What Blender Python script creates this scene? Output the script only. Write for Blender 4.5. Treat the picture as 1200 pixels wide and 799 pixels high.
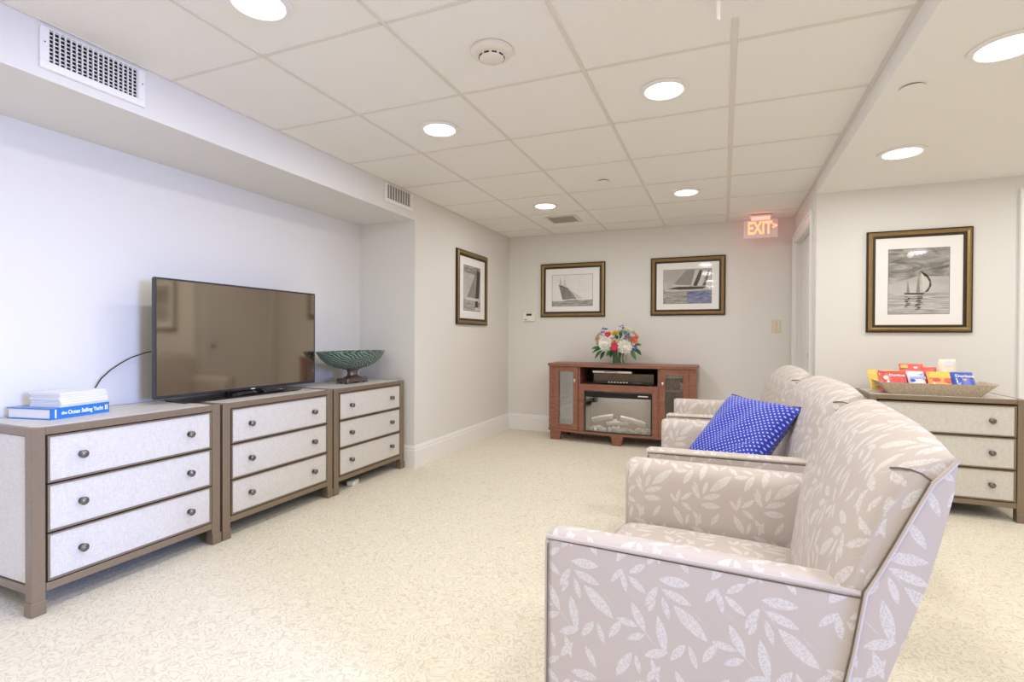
import bpy, bmesh, math, random
from mathutils import Matrix, Vector
random.seed(7)
scene = bpy.context.scene
COL = scene.collection
for _o in list(bpy.data.objects):
    bpy.data.objects.remove(_o)

# ------------------------------------------------------------------ camera
F_PX, YAW, PITCH, ROLL, CAM_Z = 604.79, 0.38873, -0.0079, 0.0049, 1.0855
cam_d = bpy.data.cameras.new('camera')
cam_d.sensor_fit = 'HORIZONTAL'; cam_d.sensor_width = 36.0
cam_d.lens = F_PX * 36.0 / 1200.0
cam_d.clip_start = 0.02; cam_d.clip_end = 60
cam = bpy.data.objects.new('camera', cam_d); COL.objects.link(cam)
_f = Vector((-math.sin(YAW) * math.cos(PITCH), math.cos(YAW) * math.cos(PITCH), math.sin(PITCH)))
_r = Vector((math.cos(YAW), math.sin(YAW), 0)); _u = _r.cross(_f)
_r2 = math.cos(ROLL) * _r + math.sin(ROLL) * _u
_u2 = -math.sin(ROLL) * _r + math.cos(ROLL) * _u
_m = Matrix((_r2, _u2, -_f)).transposed().to_4x4(); _m.translation = (0, 0, CAM_Z)
cam.matrix_world = _m
scene.camera = cam

# ------------------------------------------------------------------ world, view, lights
w = bpy.data.worlds.new('world'); scene.world = w; w.use_nodes = True
w.node_tree.nodes['Background'].inputs[0].default_value = (0.62, 0.74, 1.0, 1)
w.node_tree.nodes['Background'].inputs[1].default_value = 0.6
vs = scene.view_settings
vs.view_transform = 'Standard'; vs.look = 'None'; vs.gamma = 1.0; vs.use_curve_mapping = False
vs.exposure = -0.10
DOWNLIGHT_W = 6.8          # each ceiling downlight
WINDOW_W = 30.0             # daylight through the window in the right-hand wall
scene.cycles.use_denoising = True
scene.cycles.max_bounces = 14; scene.cycles.diffuse_bounces = 8
scene.cycles.glossy_bounces = 5; scene.cycles.transparent_max_bounces = 12
scene.cycles.caustics_reflective = False; scene.cycles.caustics_refractive = False
scene.cycles.sample_clamp_indirect = 6.0

def area_light(name, loc, rot, size, energy, color, shape='DISK', size_y=None, parent=None, spread=math.pi):
    d = bpy.data.lights.new(name, 'AREA'); d.shape = shape; d.size = size
    if size_y: d.size_y = size_y
    d.energy = energy; d.color = color; d.spread = spread
    o = bpy.data.objects.new(name, d); COL.objects.link(o)
    o.location = loc; o.rotation_euler = rot
    if parent: o.parent = parent
    return o
area_light('window_daylight', (3.33, -0.05, 1.40), (0, math.radians(82), math.radians(-10)), 1.0, WINDOW_W, (0.34, 0.47, 1.0), 'RECTANGLE', 0.9, spread=math.radians(52))

# ------------------------------------------------------------------ dimensions
XL, XR_REC = -2.36, -2.92        # left wall face / recess wall face
YB = 5.65                        # back wall
H = 2.2545                       # tile ceiling
HD = 2.157                       # plaster ceiling on the right
XS = 0.632                       # edge between the ceilings, side wall with door
YR = 4.40                        # right-hand picture wall
YBUMP = 3.64
ZBULK = 2.043
YF, XE = -2.3, 3.4               # wall behind the camera / far right wall

# ------------------------------------------------------------------ materials
def new_mat(name):
    m = bpy.data.materials.new(name); m.use_nodes = True
    nt = m.node_tree
    return m, nt, nt.nodes['Principled BSDF']
def P(name, col, rough=0.5, metal=0.0, spec=0.5, emit=None, estr=0.0, bump=None, noise=None, coat=0.0, sheen=0.0, trans=0.0, ior=1.45, alpha=1.0):
    """plain principled; bump=(scale,strength) ; noise=(scale,amount,coords scale)"""
    m, nt, b = new_mat(name)
    b.inputs['Base Color'].default_value = (*col, 1)
    b.inputs['Roughness'].default_value = rough
    b.inputs['Metallic'].default_value = metal
    b.inputs['Specular IOR Level'].default_value = spec
    b.inputs['Coat Weight'].default_value = coat
    b.inputs['Sheen Weight'].default_value = sheen
    b.inputs['Transmission Weight'].default_value = trans
    b.inputs['IOR'].default_value = ior
    b.inputs['Alpha'].default_value = alpha
    if emit:
        b.inputs['Emission Color'].default_value = (*emit, 1)
        b.inputs['Emission Strength'].default_value = estr
    if bump or noise:
        tc = nt.nodes.new('ShaderNodeTexCoord')
    if bump:
        n = nt.nodes.new('ShaderNodeTexNoise'); n.inputs['Scale'].default_value = bump[0]; n.inputs['Detail'].default_value = 3
        bp = nt.nodes.new('ShaderNodeBump'); bp.inputs['Strength'].default_value = bump[1]; bp.inputs['Distance'].default_value = 0.004
        nt.links.new(tc.outputs['Object'], n.inputs['Vector']); nt.links.new(n.outputs['Fac'], bp.inputs['Height'])
        nt.links.new(bp.outputs['Normal'], b.inputs['Normal'])
    if noise:
        n = nt.nodes.new('ShaderNodeTexNoise'); n.inputs['Scale'].default_value = noise[0]; n.inputs['Detail'].default_value = 4
        mp = nt.nodes.new('ShaderNodeMapping'); mp.inputs['Scale'].default_value = noise[2] if len(noise) > 2 else (1, 1, 1)
        nt.links.new(tc.outputs['Object'], mp.inputs['Vector']); nt.links.new(mp.outputs['Vector'], n.inputs['Vector'])
        mx = nt.nodes.new('ShaderNodeMix'); mx.data_type = 'RGBA'
        a = noise[1]
        mx.inputs[6].default_value = (*[c * (1 - a) for c in col], 1); mx.inputs[7].default_value = (*[min(1, c * (1 + a)) for c in col], 1)
        nt.links.new(n.outputs['Fac'], mx.inputs[0]); nt.links.new(mx.outputs[2], b.inputs['Base Color'])
    return m

def mat_carpet():
    m, nt, b = new_mat('carpet_loop')
    N, L = nt.nodes, nt.links
    tc = N.new('ShaderNodeTexCoord')
    n = N.new('ShaderNodeTexNoise'); n.inputs['Scale'].default_value = 25; n.inputs['Detail'].default_value = 0.4; n.inputs['Distortion'].default_value = 0.8
    L.new(tc.outputs['Object'], n.inputs['Vector'])
    s = N.new('ShaderNodeMath'); s.operation = 'SUBTRACT'; s.inputs[1].default_value = 0.5; L.new(n.outputs['Fac'], s.inputs[0])
    w1 = N.new('ShaderNodeMath'); w1.operation = 'MULTIPLY'; w1.inputs[1].default_value = 34; L.new(s.outputs[0], w1.inputs[0])
    w2 = N.new('ShaderNodeMath'); w2.operation = 'SINE'; L.new(w1.outputs[0], w2.inputs[0])
    mr = N.new('ShaderNodeMapRange'); mr.inputs[1].default_value = 0.15; mr.inputs[2].default_value = 0.95; L.new(w2.outputs[0], mr.inputs[0])
    mix = N.new('ShaderNodeMix'); mix.data_type = 'RGBA'
    mix.inputs[6].default_value = (0.80, 0.745, 0.61, 1); mix.inputs[7].default_value = (0.665, 0.605, 0.475, 1)
    L.new(mr.outputs[0], mix.inputs[0])
    # fine pile
    n2 = N.new('ShaderNodeTexNoise'); n2.inputs['Scale'].default_value = 420; n2.inputs['Detail'].default_value = 2; L.new(tc.outputs['Object'], n2.inputs['Vector'])
    mx2 = N.new('ShaderNodeMix'); mx2.data_type = 'RGBA'; mx2.blend_type = 'OVERLAY'; mx2.inputs[0].default_value = 0.12
    L.new(mix.outputs[2], mx2.inputs[6]); L.new(n2.outputs['Color'], mx2.inputs[7])
    hs = N.new('ShaderNodeHueSaturation'); hs.inputs['Saturation'].default_value = 0.95; L.new(mx2.outputs[2], hs.inputs['Color'])
    L.new(hs.outputs[0], b.inputs['Base Color'])
    b.inputs['Roughness'].default_value = 0.95; b.inputs['Specular IOR Level'].default_value = 0.1
    b.inputs['Sheen Weight'].default_value = 0.15
    bp = N.new('ShaderNodeBump'); bp.inputs['Strength'].default_value = 0.35; bp.inputs['Distance'].default_value = 0.004
    ad = N.new('ShaderNodeMath'); ad.operation = 'SUBTRACT'; L.new(n2.outputs['Fac'], ad.inputs[0]); L.new(mr.outputs[0], ad.inputs[1])
    L.new(ad.outputs[0], bp.inputs['Height']); L.new(bp.outputs['Normal'], b.inputs['Normal'])
    return m

def mat_linen():
    m, nt, b = new_mat('woven_linen')
    N, L = nt.nodes, nt.links
    tc = N.new('ShaderNodeTexCoord')
    fac = None
    for sc in ((260, 260, 30), (30, 30, 260)):
        mp = N.new('ShaderNodeMapping'); mp.inputs['Scale'].default_value = sc; L.new(tc.outputs['Object'], mp.inputs['Vector'])
        n = N.new('ShaderNodeTexNoise'); n.inputs['Scale'].default_value = 1.4; n.inputs['Detail'].default_value = 2; L.new(mp.outputs[0], n.inputs['Vector'])
        if fac is None: fac = n.outputs['Fac']
        else:
            a = N.new('ShaderNodeMath'); a.operation = 'MULTIPLY'; L.new(fac, a.inputs[0]); L.new(n.outputs['Fac'], a.inputs[1]); fac = a.outputs[0]
    mr = N.new('ShaderNodeMapRange'); mr.inputs[1].default_value = 0.12; mr.inputs[2].default_value = 0.40; L.new(fac, mr.inputs[0])
    mix = N.new('ShaderNodeMix'); mix.data_type = 'RGBA'
    mix.inputs[6].default_value = (0.58, 0.555, 0.515, 1); mix.inputs[7].default_value = (0.715, 0.69, 0.65, 1)
    L.new(mr.outputs[0], mix.inputs[0]); L.new(mix.outputs[2], b.inputs['Base Color'])
    b.inputs['Roughness'].default_value = 0.42; b.inputs['Specular IOR Level'].default_value = 0.45
    bp = N.new('ShaderNodeBump'); bp.inputs['Strength'].default_value = 0.15; bp.inputs['Distance'].default_value = 0.001
    L.new(mr.outputs[0], bp.inputs['Height']); L.new(bp.outputs['Normal'], b.inputs['Normal'])
    return m

def mat_leaf_fabric():
    """taupe upholstery with pale woven leaf sprigs, from UV in metres"""
    m, nt, b = new_mat('leaf_upholstery')
    N, L = nt.nodes, nt.links
    uv = N.new('ShaderNodeUVMap')
    TW, TH = 0.200, 0.258
    k = 0.00061
    # hand laid leaves: (x0,y0,x1,y1,width ratio)
    leaves = [(440, 512, 553, 512, .34), (440, 538, 395, 620, .30), (452, 545, 556, 583, .30), (490, 590, 610, 696, .30),
              (455, 570, 480, 652, .28), (330, 522, 400, 577, .30), (308, 503, 328, 588, .26), (335, 515, 398, 468, .32),
              (345, 614, 398, 716, .30), (440, 640, 468, 776, .26), (484, 792, 536, 720, .34), (290, 482, 350, 374, .30),
              (362, 380, 378, 448, .30), (418, 378, 446, 462, .28), (500, 398, 545, 476, .30), (400, 470, 452, 398, .32),
              (290, 688, 372, 700, .34), (330, 756, 396, 722, .36), (392, 800, 478, 762, .36), (598, 560, 640, 500, .30), (590, 770, 640, 690, .30), (545, 720, 575, 800, .26), (405, 640, 432, 588, .30),
              (372, 690, 440, 760, .03), (440, 528, 490, 590, .035), (330, 580, 366, 600, .03), (560, 600, 600, 640, .03)]
    div = N.new('ShaderNodeVectorMath'); div.operation = 'DIVIDE'; div.inputs[1].default_value = (TW, TH, 1); L.new(uv.outputs[0], div.inputs[0])
    fr = N.new('ShaderNodeVectorMath'); fr.operation = 'FRACTION'; L.new(div.outputs[0], fr.inputs[0])
    mu = N.new('ShaderNodeVectorMath'); mu.operation = 'MULTIPLY'; mu.inputs[1].default_value = (TW, TH, 0); L.new(fr.outputs[0], mu.inputs[0])
    prev = None
    for (x0, y0, x1, y1, wr) in leaves:
        ax, ay = (x0 - 330) * k % TW, -(y0 - 375) * k
        dx, dy = (x1 - x0) * k, -(y1 - y0) * k
        cx, cy = ax + dx / 2, (ay + dy / 2) % TH
        cx %= TW
        hl = math.hypot(dx, dy) / 2 * .95; ang = math.atan2(dy, dx)
        kk = (1 - wr * wr) / (2 * wr); Rr = math.sqrt(1 + kk * kk)
        ex, ey = abs(math.cos(ang)) * hl + wr * hl * abs(math.sin(ang)), abs(math.sin(ang)) * hl + wr * hl * abs(math.cos(ang))
        for ox in (-TW, 0, TW):
            for oy in (-TH, 0, TH):
                if cx + ox + ex < 0 or cx + ox - ex > TW or cy + oy + ey < 0 or cy + oy - ey > TH: continue
                mp = N.new('ShaderNodeMapping'); mp.vector_type = 'TEXTURE'
                mp.inputs['Location'].default_value = (cx + ox, cy + oy, 0); mp.inputs['Rotation'].default_value = (0, 0, ang); mp.inputs['Scale'].default_value = (hl, hl, 1)
                L.new(mu.outputs[0], mp.inputs['Vector'])
                ab = N.new('ShaderNodeVectorMath'); ab.operation = 'ABSOLUTE'; L.new(mp.outputs[0], ab.inputs[0])
                ds = N.new('ShaderNodeVectorMath'); ds.operation = 'DISTANCE'; ds.inputs[1].default_value = (0, -kk, 0); L.new(ab.outputs[0], ds.inputs[0])
                sb = N.new('ShaderNodeMath'); sb.operation = 'SUBTRACT'; sb.inputs[1].default_value = Rr; L.new(ds.outputs['Value'], sb.inputs[0])
                sc = N.new('ShaderNodeMath'); sc.operation = 'MULTIPLY'; sc.inputs[1].default_value = hl; L.new(sb.outputs[0], sc.inputs[0])
                if prev is None: prev = sc.outputs[0]
                else:
                    mn = N.new('ShaderNodeMath'); mn.operation = 'MINIMUM'; L.new(prev, mn.inputs[0]); L.new(sc.outputs[0], mn.inputs[1]); prev = mn.outputs[0]
    mask = N.new('ShaderNodeMapRange'); mask.inputs[1].default_value = 0.0007; mask.inputs[2].default_value = -0.0007; L.new(prev, mask.inputs[0])
    vo = N.new('ShaderNodeTexVoronoi'); vo.inputs['Scale'].default_value = 260; L.new(uv.outputs[0], vo.inputs['Vector'])
    hat = N.new('ShaderNodeMapRange'); hat.inputs[1].default_value = 0.25; hat.inputs[2].default_value = 0.6; hat.inputs[3].default_value = 0.25; hat.inputs[4].default_value = 1.0
    L.new(vo.outputs['Distance'], hat.inputs[0])
    mm = N.new('ShaderNodeMath'); mm.operation = 'MULTIPLY'; L.new(mask.outputs[0], mm.inputs[0]); L.new(hat.outputs[0], mm.inputs[1])
    # ground weave
    n = N.new('ShaderNodeTexNoise'); n.inputs['Scale'].default_value = 700; L.new(uv.outputs[0], n.inputs['Vector'])
    g = N.new('ShaderNodeMix'); g.data_type = 'RGBA'; g.inputs[6].default_value = (0.485, 0.425, 0.38, 1); g.inputs[7].default_value = (0.575, 0.51, 0.465, 1); L.new(n.outputs['Fac'], g.inputs[0])
    mix = N.new('ShaderNodeMix'); mix.data_type = 'RGBA'; mix.inputs[7].default_value = (0.665, 0.63, 0.605, 1)
    L.new(mm.outputs[0], mix.inputs[0]); L.new(g.outputs[2], mix.inputs[6]); L.new(mix.outputs[2], b.inputs['Base Color'])
    b.inputs['Roughness'].default_value = 0.6; b.inputs['Specular IOR Level'].default_value = 0.25
    b.inputs['Sheen Weight'].default_value = 0.08; b.inputs['Sheen Roughness'].default_value = 0.4
    bp = N.new('ShaderNodeBump'); bp.inputs['Strength'].default_value = 0.12; bp.inputs['Distance'].default_value = 0.001
    L.new(n.outputs['Fac'], bp.inputs['Height']); L.new(bp.outputs['Normal'], b.inputs['Normal'])
    return m

def mat_dots():
    m, nt, b = new_mat('blue_dotted_cotton')
    N, L = nt.nodes, nt.links
    uv = N.new('ShaderNodeUVMap')
    mp = N.new('ShaderNodeMapping'); mp.inputs['Rotation'].default_value = (0, 0, math.radians(40)); mp.inputs['Scale'].default_value = (64, 64, 1); L.new(uv.outputs[0], mp.inputs['Vector'])
    fr = N.new('ShaderNodeVectorMath'); fr.operation = 'FRACTION'; L.new(mp.outputs[0], fr.inputs[0])
    ds = N.new('ShaderNodeVectorMath'); ds.operation = 'DISTANCE'; ds.inputs[1].default_value = (.5, .5, 0); L.new(fr.outputs[0], ds.inputs[0])
    mr = N.new('ShaderNodeMapRange'); mr.inputs[1].default_value = 0.27; mr.inputs[2].default_value = 0.19; L.new(ds.outputs['Value'], mr.inputs[0])
    mix = N.new('ShaderNodeMix'); mix.data_type = 'RGBA'; mix.inputs[6].default_value = (0.008, 0.022, 0.40, 1); mix.inputs[7].default_value = (0.42, 0.50, 0.90, 1)
    L.new(mr.outputs[0], mix.inputs[0]); L.new(mix.outputs[2], b.inputs['Base Color'])
    b.inputs['Roughness'].default_value = 0.55; b.inputs['Sheen Weight'].default_value = 0.15
    return m

def mat_glass(name, tint=(1, 1, 1), refl=0.12, rough=0.02, edge=0.6):
    m, nt, b = new_mat(name)
    N, L = nt.nodes, nt.links
    N.remove(b)
    t = N.new('ShaderNodeBsdfTransparent'); t.inputs[0].default_value = (*tint, 1)
    g = N.new('ShaderNodeBsdfGlossy'); g.inputs['Roughness'].default_value = rough; g.inputs[0].default_value = (1, 1, 1, 1)
    lw = N.new('ShaderNodeLayerWeight'); lw.inputs[0].default_value = 0.35
    mr = N.new('ShaderNodeMapRange'); mr.inputs[3].default_value = refl; mr.inputs[4].default_value = edge; L.new(lw.outputs['Fresnel'], mr.inputs[0])
    mx = N.new('ShaderNodeMixShader'); L.new(mr.outputs[0], mx.inputs[0]); L.new(t.outputs[0], mx.inputs[1]); L.new(g.outputs[0], mx.inputs[2])
    L.new(mx.outputs[0], N['Material Output'].inputs[0])
    return m

def mat_wood(name, c0, c1, scale=(3, 40, 40), rough=0.38):
    m, nt, b = new_mat(name)
    N, L = nt.nodes, nt.links
    tc = N.new('ShaderNodeTexCoord'); mp = N.new('ShaderNodeMapping'); mp.inputs['Scale'].default_value = scale; L.new(tc.outputs['Object'], mp.inputs['Vector'])
    n = N.new('ShaderNodeTexNoise'); n.inputs['Scale'].default_value = 1.5; n.inputs['Detail'].default_value = 5; n.inputs['Distortion'].default_value = 0.8; L.new(mp.outputs[0], n.inputs['Vector'])
    cr = N.new('ShaderNodeValToRGB'); cr.color_ramp.elements[0].color = (*c0, 1); cr.color_ramp.elements[1].color = (*c1, 1)
    cr.color_ramp.elements[0].position = .3; cr.color_ramp.elements[1].position = .7
    L.new(n.outputs['Fac'], cr.inputs[0]); L.new(cr.outputs[0], b.inputs['Base Color'])
    b.inputs['Roughness'].default_value = rough
    return m

M = {}
M['wall'] = P('wall_paint', (0.765, 0.75, 0.72), 0.85, spec=0.2, bump=(180, 0.05))
M['ceil'] = P('ceiling_paint', (0.86, 0.845, 0.82), 0.9, spec=0.15, bump=(150, 0.04))
M['tile'] = P('ceiling_tile_fissured', (0.865, 0.85, 0.82), 0.95, spec=0.1, bump=(160, 0.35), noise=(220, 0.035))
M['tee'] = P('tee_enamel', (0.745, 0.705, 0.65), 0.5)
M['trim'] = P('white_trim_paint', (0.86, 0.85, 0.84), 0.35, spec=0.5)
M['carpet'] = mat_carpet()
M['linen'] = mat_linen()
M['bronze'] = P('champagne_bronze_frame', (0.275, 0.215, 0.155), 0.42, metal=0.5, noise=(60, 0.12))
M['gap'] = P('drawer_gap_black', (0.02, 0.017, 0.015), 0.7)
M['knob'] = P('gunmetal_knob', (0.20, 0.185, 0.17), 0.28, metal=0.9, bump=(400, 0.3))
M['fabric'] = mat_leaf_fabric()
M['piping'] = P('taupe_piping', (0.52, 0.455, 0.41), 0.7, sheen=0.3)
M['seam'] = P('dark_seam', (0.16, 0.125, 0.10), 0.8)
M['dots'] = mat_dots()
M['bluepipe'] = P('navy_piping', (0.03, 0.035, 0.16), 0.6)
M['leg'] = P('dark_wood_leg', (0.05, 0.028, 0.018), 0.35)
M['black'] = P('black_plastic', (0.012, 0.012, 0.013), 0.32)
M['blackgloss'] = P('black_gloss', (0.01, 0.01, 0.012), 0.08, coat=0.5)
M['bezel'] = P('dark_steel_bezel', (0.09, 0.09, 0.10), 0.3, metal=0.8)
M['cherry'] = mat_wood('cherry_wood', (0.21, 0.082, 0.052), (0.34, 0.145, 0.092))
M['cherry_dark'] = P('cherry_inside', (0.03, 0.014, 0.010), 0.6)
M['glass'] = mat_glass('clear_glass', (0.97, 0.99, 0.99), 0.05, edge=.45)
M['fireglass'] = mat_glass('mirror_tinted_glass', (0.86, 0.84, 0.82), 0.22)
M['doorglass'] = mat_glass('cabinet_door_glass', (0.97, 0.99, 1.0), 0.20, edge=.5)
M['picglass'] = mat_glass('picture_glass', (1, 1, 1), 0.014, rough=.05, edge=0.03)
M['vaseglass'] = mat_glass('vase_glass', (0.95, 0.985, 0.965), 0.02, edge=.14)
M['gold'] = P('antique_gold_frame', (0.30, 0.20, 0.085), 0.36, metal=0.6, noise=(40, 0.25))
M['golddark'] = P('dark_bronze_lip', (0.05, 0.032, 0.018), 0.4, metal=0.3)
M['matboard'] = P('white_mat_board', (0.90, 0.885, 0.87), 0.85)
M['nickel'] = P('brushed_nickel', (0.75, 0.70, 0.63), 0.3, metal=0.9)
M['whiteplastic'] = P('white_plastic', (0.84, 0.825, 0.80), 0.4)
M['detector'] = P('ivory_plastic', (0.80, 0.745, 0.67), 0.45)
M['almond'] = P('almond_plastic', (0.74, 0.66, 0.50), 0.4)
M['lens'] = P('downlight_lens', (0.9, 0.9, 0.9), 0.5, emit=(1, 0.98, 0.95), estr=9.0)
M['paper'] = P('book_pages', (0.80, 0.79, 0.80), 0.85, noise=(40, 0.05, (1, 1, 20)))
M['bookblue'] = P('blue_book_cover', (0.025, 0.19, 0.56), 0.3, coat=0.3)
M['white'] = P('white_ink', (0.88, 0.88, 0.88), 0.6)
M['booklet'] = P('white_booklet', (0.84, 0.83, 0.85), 0.6)
M['grey_duct'] = P('grey_duct', (0.32, 0.29, 0.25), .8)
M['dark_void'] = P('duct_dark', (0.012, 0.010, 0.009), 0.9)

# ------------------------------------------------------------------ mesh helpers
class MB:
    def __init__(self): self.v = []; self.f = []; self.mi = []; self.uv = []; self.sm = []
    def add(self, vs, fs, mi=0, uvs=None, smooth=False):
        o = len(self.v); self.v += [tuple(p) for p in vs]
        for k, f in enumerate(fs):
            self.f.append([i + o for i in f]); self.mi.append(mi); self.sm.append(smooth)
            self.uv.append(uvs[k] if uvs else None)
        return self
    def box(self, a, b, mi=0, bev=0.0, M4=None):
        x0, y0, z0 = [min(p, q) for p, q in zip(a, b)]; x1, y1, z1 = [max(p, q) for p, q in zip(a, b)]
        bev = min(bev, 0.49 * min(x1 - x0, y1 - y0, z1 - z0))
        if bev <= 0:
            vs = [(x, y, z) for z in (z0, z1) for y in (y0, y1) for x in (x0, x1)]
            fs = [(0, 2, 3, 1), (4, 5, 7, 6), (0, 1, 5, 4), (2, 6, 7, 3), (0, 4, 6, 2), (1, 3, 7, 5)]
        else:
            # chamfered box: 24 verts
            vs = []; idx = {}
            X, Y, Z = (x0, x1), (y0, y1), (z0, z1)
            sg = (1, -1)
            for i in (0, 1):
                for j in (0, 1):
                    for k in (0, 1):
                        bx, by, bz = X[i] + sg[i] * bev, Y[j] + sg[j] * bev, Z[k] + sg[k] * bev
                        for ax, p in ((0, (X[i], by, bz)), (1, (bx, Y[j], bz)), (2, (bx, by, Z[k]))):
                            idx[(i, j, k, ax)] = len(vs); vs.append(p)
            fs = []
            g = lambda i, j, k, a: idx[(i, j, k, a)]
            for i in (0, 1):
                q = [g(i, 0, 0, 0), g(i, 1, 0, 0), g(i, 1, 1, 0), g(i, 0, 1, 0)]; fs.append(q if i else q[::-1])
                q = [g(0, i, 0, 1), g(0, i, 1, 1), g(1, i, 1, 1), g(1, i, 0, 1)]; fs.append(q if i else q[::-1])
                q = [g(0, 0, i, 2), g(1, 0, i, 2), g(1, 1, i, 2), g(0, 1, i, 2)]; fs.append(q if i else q[::-1])
            for i in (0, 1):
                for j in (0, 1):
                    q = [g(i, j, 0, 0), g(i, j, 1, 0), g(i, j, 1, 1), g(i, j, 0, 1)]; fs.append(q if (i + j) % 2 == 1 else q[::-1])
                    q = [g(i, 0, j, 0), g(i, 0, j, 2), g(i, 1, j, 2), g(i, 1, j, 0)]; fs.append(q if (i + j) % 2 == 1 else q[::-1])
                    q = [g(0, i, j, 1), g(1, i, j, 1), g(1, i, j, 2), g(0, i, j, 2)]; fs.append(q if (i + j) % 2 == 1 else q[::-1])
            for i in (0, 1):
                for j in (0, 1):
                    for k in (0, 1):
                        q = [g(i, j, k, 0), g(i, j, k, 1), g(i, j, k, 2)]; fs.append(q if (i + j + k) % 2 == 1 else q[::-1])
        if M4: vs = [tuple(M4 @ Vector(p)) for p in vs]
        return self.add(vs, fs, mi)
    def lathe(self, prof, seg=24, mi=0, axis='z', c=(0, 0, 0), smooth=True, sx=1.0, sy=1.0, M4=None):
        """prof list of (r,h)"""
        vs = []; fs = []
        n = len(prof)
        for r, h in prof:
            for s in range(seg):
                a = 2 * math.pi * s / seg; p = (r * math.cos(a) * sx, r * math.sin(a) * sy, h)
                if axis == 'y': p = (p[0], -p[2], p[1])
                elif axis == 'x': p = (p[2], p[0], p[1])
                p = (p[0] + c[0], p[1] + c[1], p[2] + c[2])
                vs.append(tuple(M4 @ Vector(p)) if M4 else p)
        for i in range(n - 1):
            for s in range(seg):
                t = (s + 1) % seg
                fs.append((i * seg + s, i * seg + t, (i + 1) * seg + t, (i + 1) * seg + s))
        if prof[0][0] > 1e-6: fs.append(tuple(range(seg))[::-1])
        if prof[-1][0] > 1e-6: fs.append(tuple((n - 1) * seg + s for s in range(seg)))
        return self.add(vs, fs, mi, smooth=smooth)
    def tube(self, pts, r, seg=8, mi=0, closed=False, cap=True):
        pts = [Vector(p) for p in pts]; n = len(pts); vs = []; fs = []
        up = Vector((0, 0, 1)); prev = None
        for i, p in enumerate(pts):
            if closed: d = pts[(i + 1) % n] - pts[i - 1]
            else: d = pts[min(i + 1, n - 1)] - pts[max(i - 1, 0)]
            d.normalize()
            if prev is None:
                a = d.orthogonal().normalized()
            else:
                a = (prev - d * prev.dot(d)); a = a.normalized() if a.length > 1e-6 else d.orthogonal().normalized()
            prev = a; b = d.cross(a)
            rr = r[i] if isinstance(r, (list, tuple)) else r
            for s in range(seg):
                t = 2 * math.pi * s / seg; vs.append(p + a * (rr * math.cos(t)) + b * (rr * math.sin(t)))
        m = n if closed else n - 1
        for i in range(m):
            j = (i + 1) % n
            for s in range(seg):
                t = (s + 1) % seg; fs.append((i * seg + s, i * seg + t, j * seg + t, j * seg + s))
        if cap and not closed:
            fs.append(tuple(range(seg))[::-1]); fs.append(tuple((n - 1) * seg + s for s in range(seg)))
        return self.add(vs, fs, mi, smooth=True)
    def prism(self, poly, d0, d1, axis='y', mi=0):
        """poly of 2d points extruded; axis y: (x,z); axis x: (y,z); axis z: (x,y)"""
        def mk(p, d): return {'y': (p[0], d, p[1]), 'x': (d, p[0], p[1]), 'z': (p[0], p[1], d)}[axis]
        n = len(poly); vs = [mk(p, d0) for p in poly] + [mk(p, d1) for p in poly]
        fs = [tuple(range(n)), tuple(range(2 * n - 1, n - 1, -1))] + [(i, i + n, (i + 1) % n + n, (i + 1) % n) for i in range(n)]
        return self.add(vs, fs, mi)
    def loft(self, rings, closed_ring=True, caps=True, mi=0, uvw=None, smooth=True):
        """rings: list of equal length point lists; uv from arc length when uvw"""
        n = len(rings[0]); m = len(rings); vs = [p for r in rings for p in r]; fs = []; uvs = []
        for i in range(m - 1):
            acc = [0.0]
            for s in range(n):
                acc.append(acc[-1] + (Vector(rings[i][(s + 1) % n]) - Vector(rings[i][s])).length)
            for s in range(n if closed_ring else n - 1):
                t = (s + 1) % n
                fs.append((i * n + s, i * n + t, (i + 1) * n + t, (i + 1) * n + s))
                if uvw: uvs.append([(uvw[i], acc[s]), (uvw[i], acc[s + 1]), (uvw[i + 1], acc[s + 1]), (uvw[i + 1], acc[s])])
        if caps:
            fs.append(tuple(range(n))[::-1]); fs.append(tuple((m - 1) * n + s for s in range(n)))
            if uvw: uvs += [None, None]
        return self.add(vs, fs, mi, uvs if uvw else None, smooth)
    def build(self, name, mats, parent=None, boxuv=False, sharp=40, fix=True):
        me = bpy.data.meshes.new(name); me.from_pydata(self.v, [], self.f)
        mats = mats if isinstance(mats, (list, tuple)) else [mats]
        for mm in mats: me.materials.append(M[mm] if isinstance(mm, str) else mm)
        me.polygons.foreach_set('material_index', self.mi)
        me.polygons.foreach_set('use_smooth', self.sm)
        if boxuv or any(u is not None for u in self.uv):
            ul = me.uv_layers.new(name='UVMap')
            for p in me.polygons:
                u = self.uv[p.index]
                if u is None:
                    nn = p.normal; ax = max(range(3), key=lambda a: abs(nn[a]))
                    for li in p.loop_indices:
                        co = me.vertices[me.loops[li].vertex_index].co
                        ul.data[li].uv = {0: (co.y, co.z), 1: (co.x, co.z), 2: (co.x, co.y)}[ax]
                else:
                    for li, q in zip(p.loop_indices, u): ul.data[li].uv = q
        if fix:
            bm = bmesh.new(); bm.from_mesh(me); bmesh.ops.recalc_face_normals(bm, faces=bm.faces); bm.to_mesh(me); bm.free()
        if any(self.sm) and sharp: me.set_sharp_from_angle(angle=math.radians(sharp))
        o = bpy.data.objects.new(name, me); COL.objects.link(o)
        if parent: o.parent = parent
        return o

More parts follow.
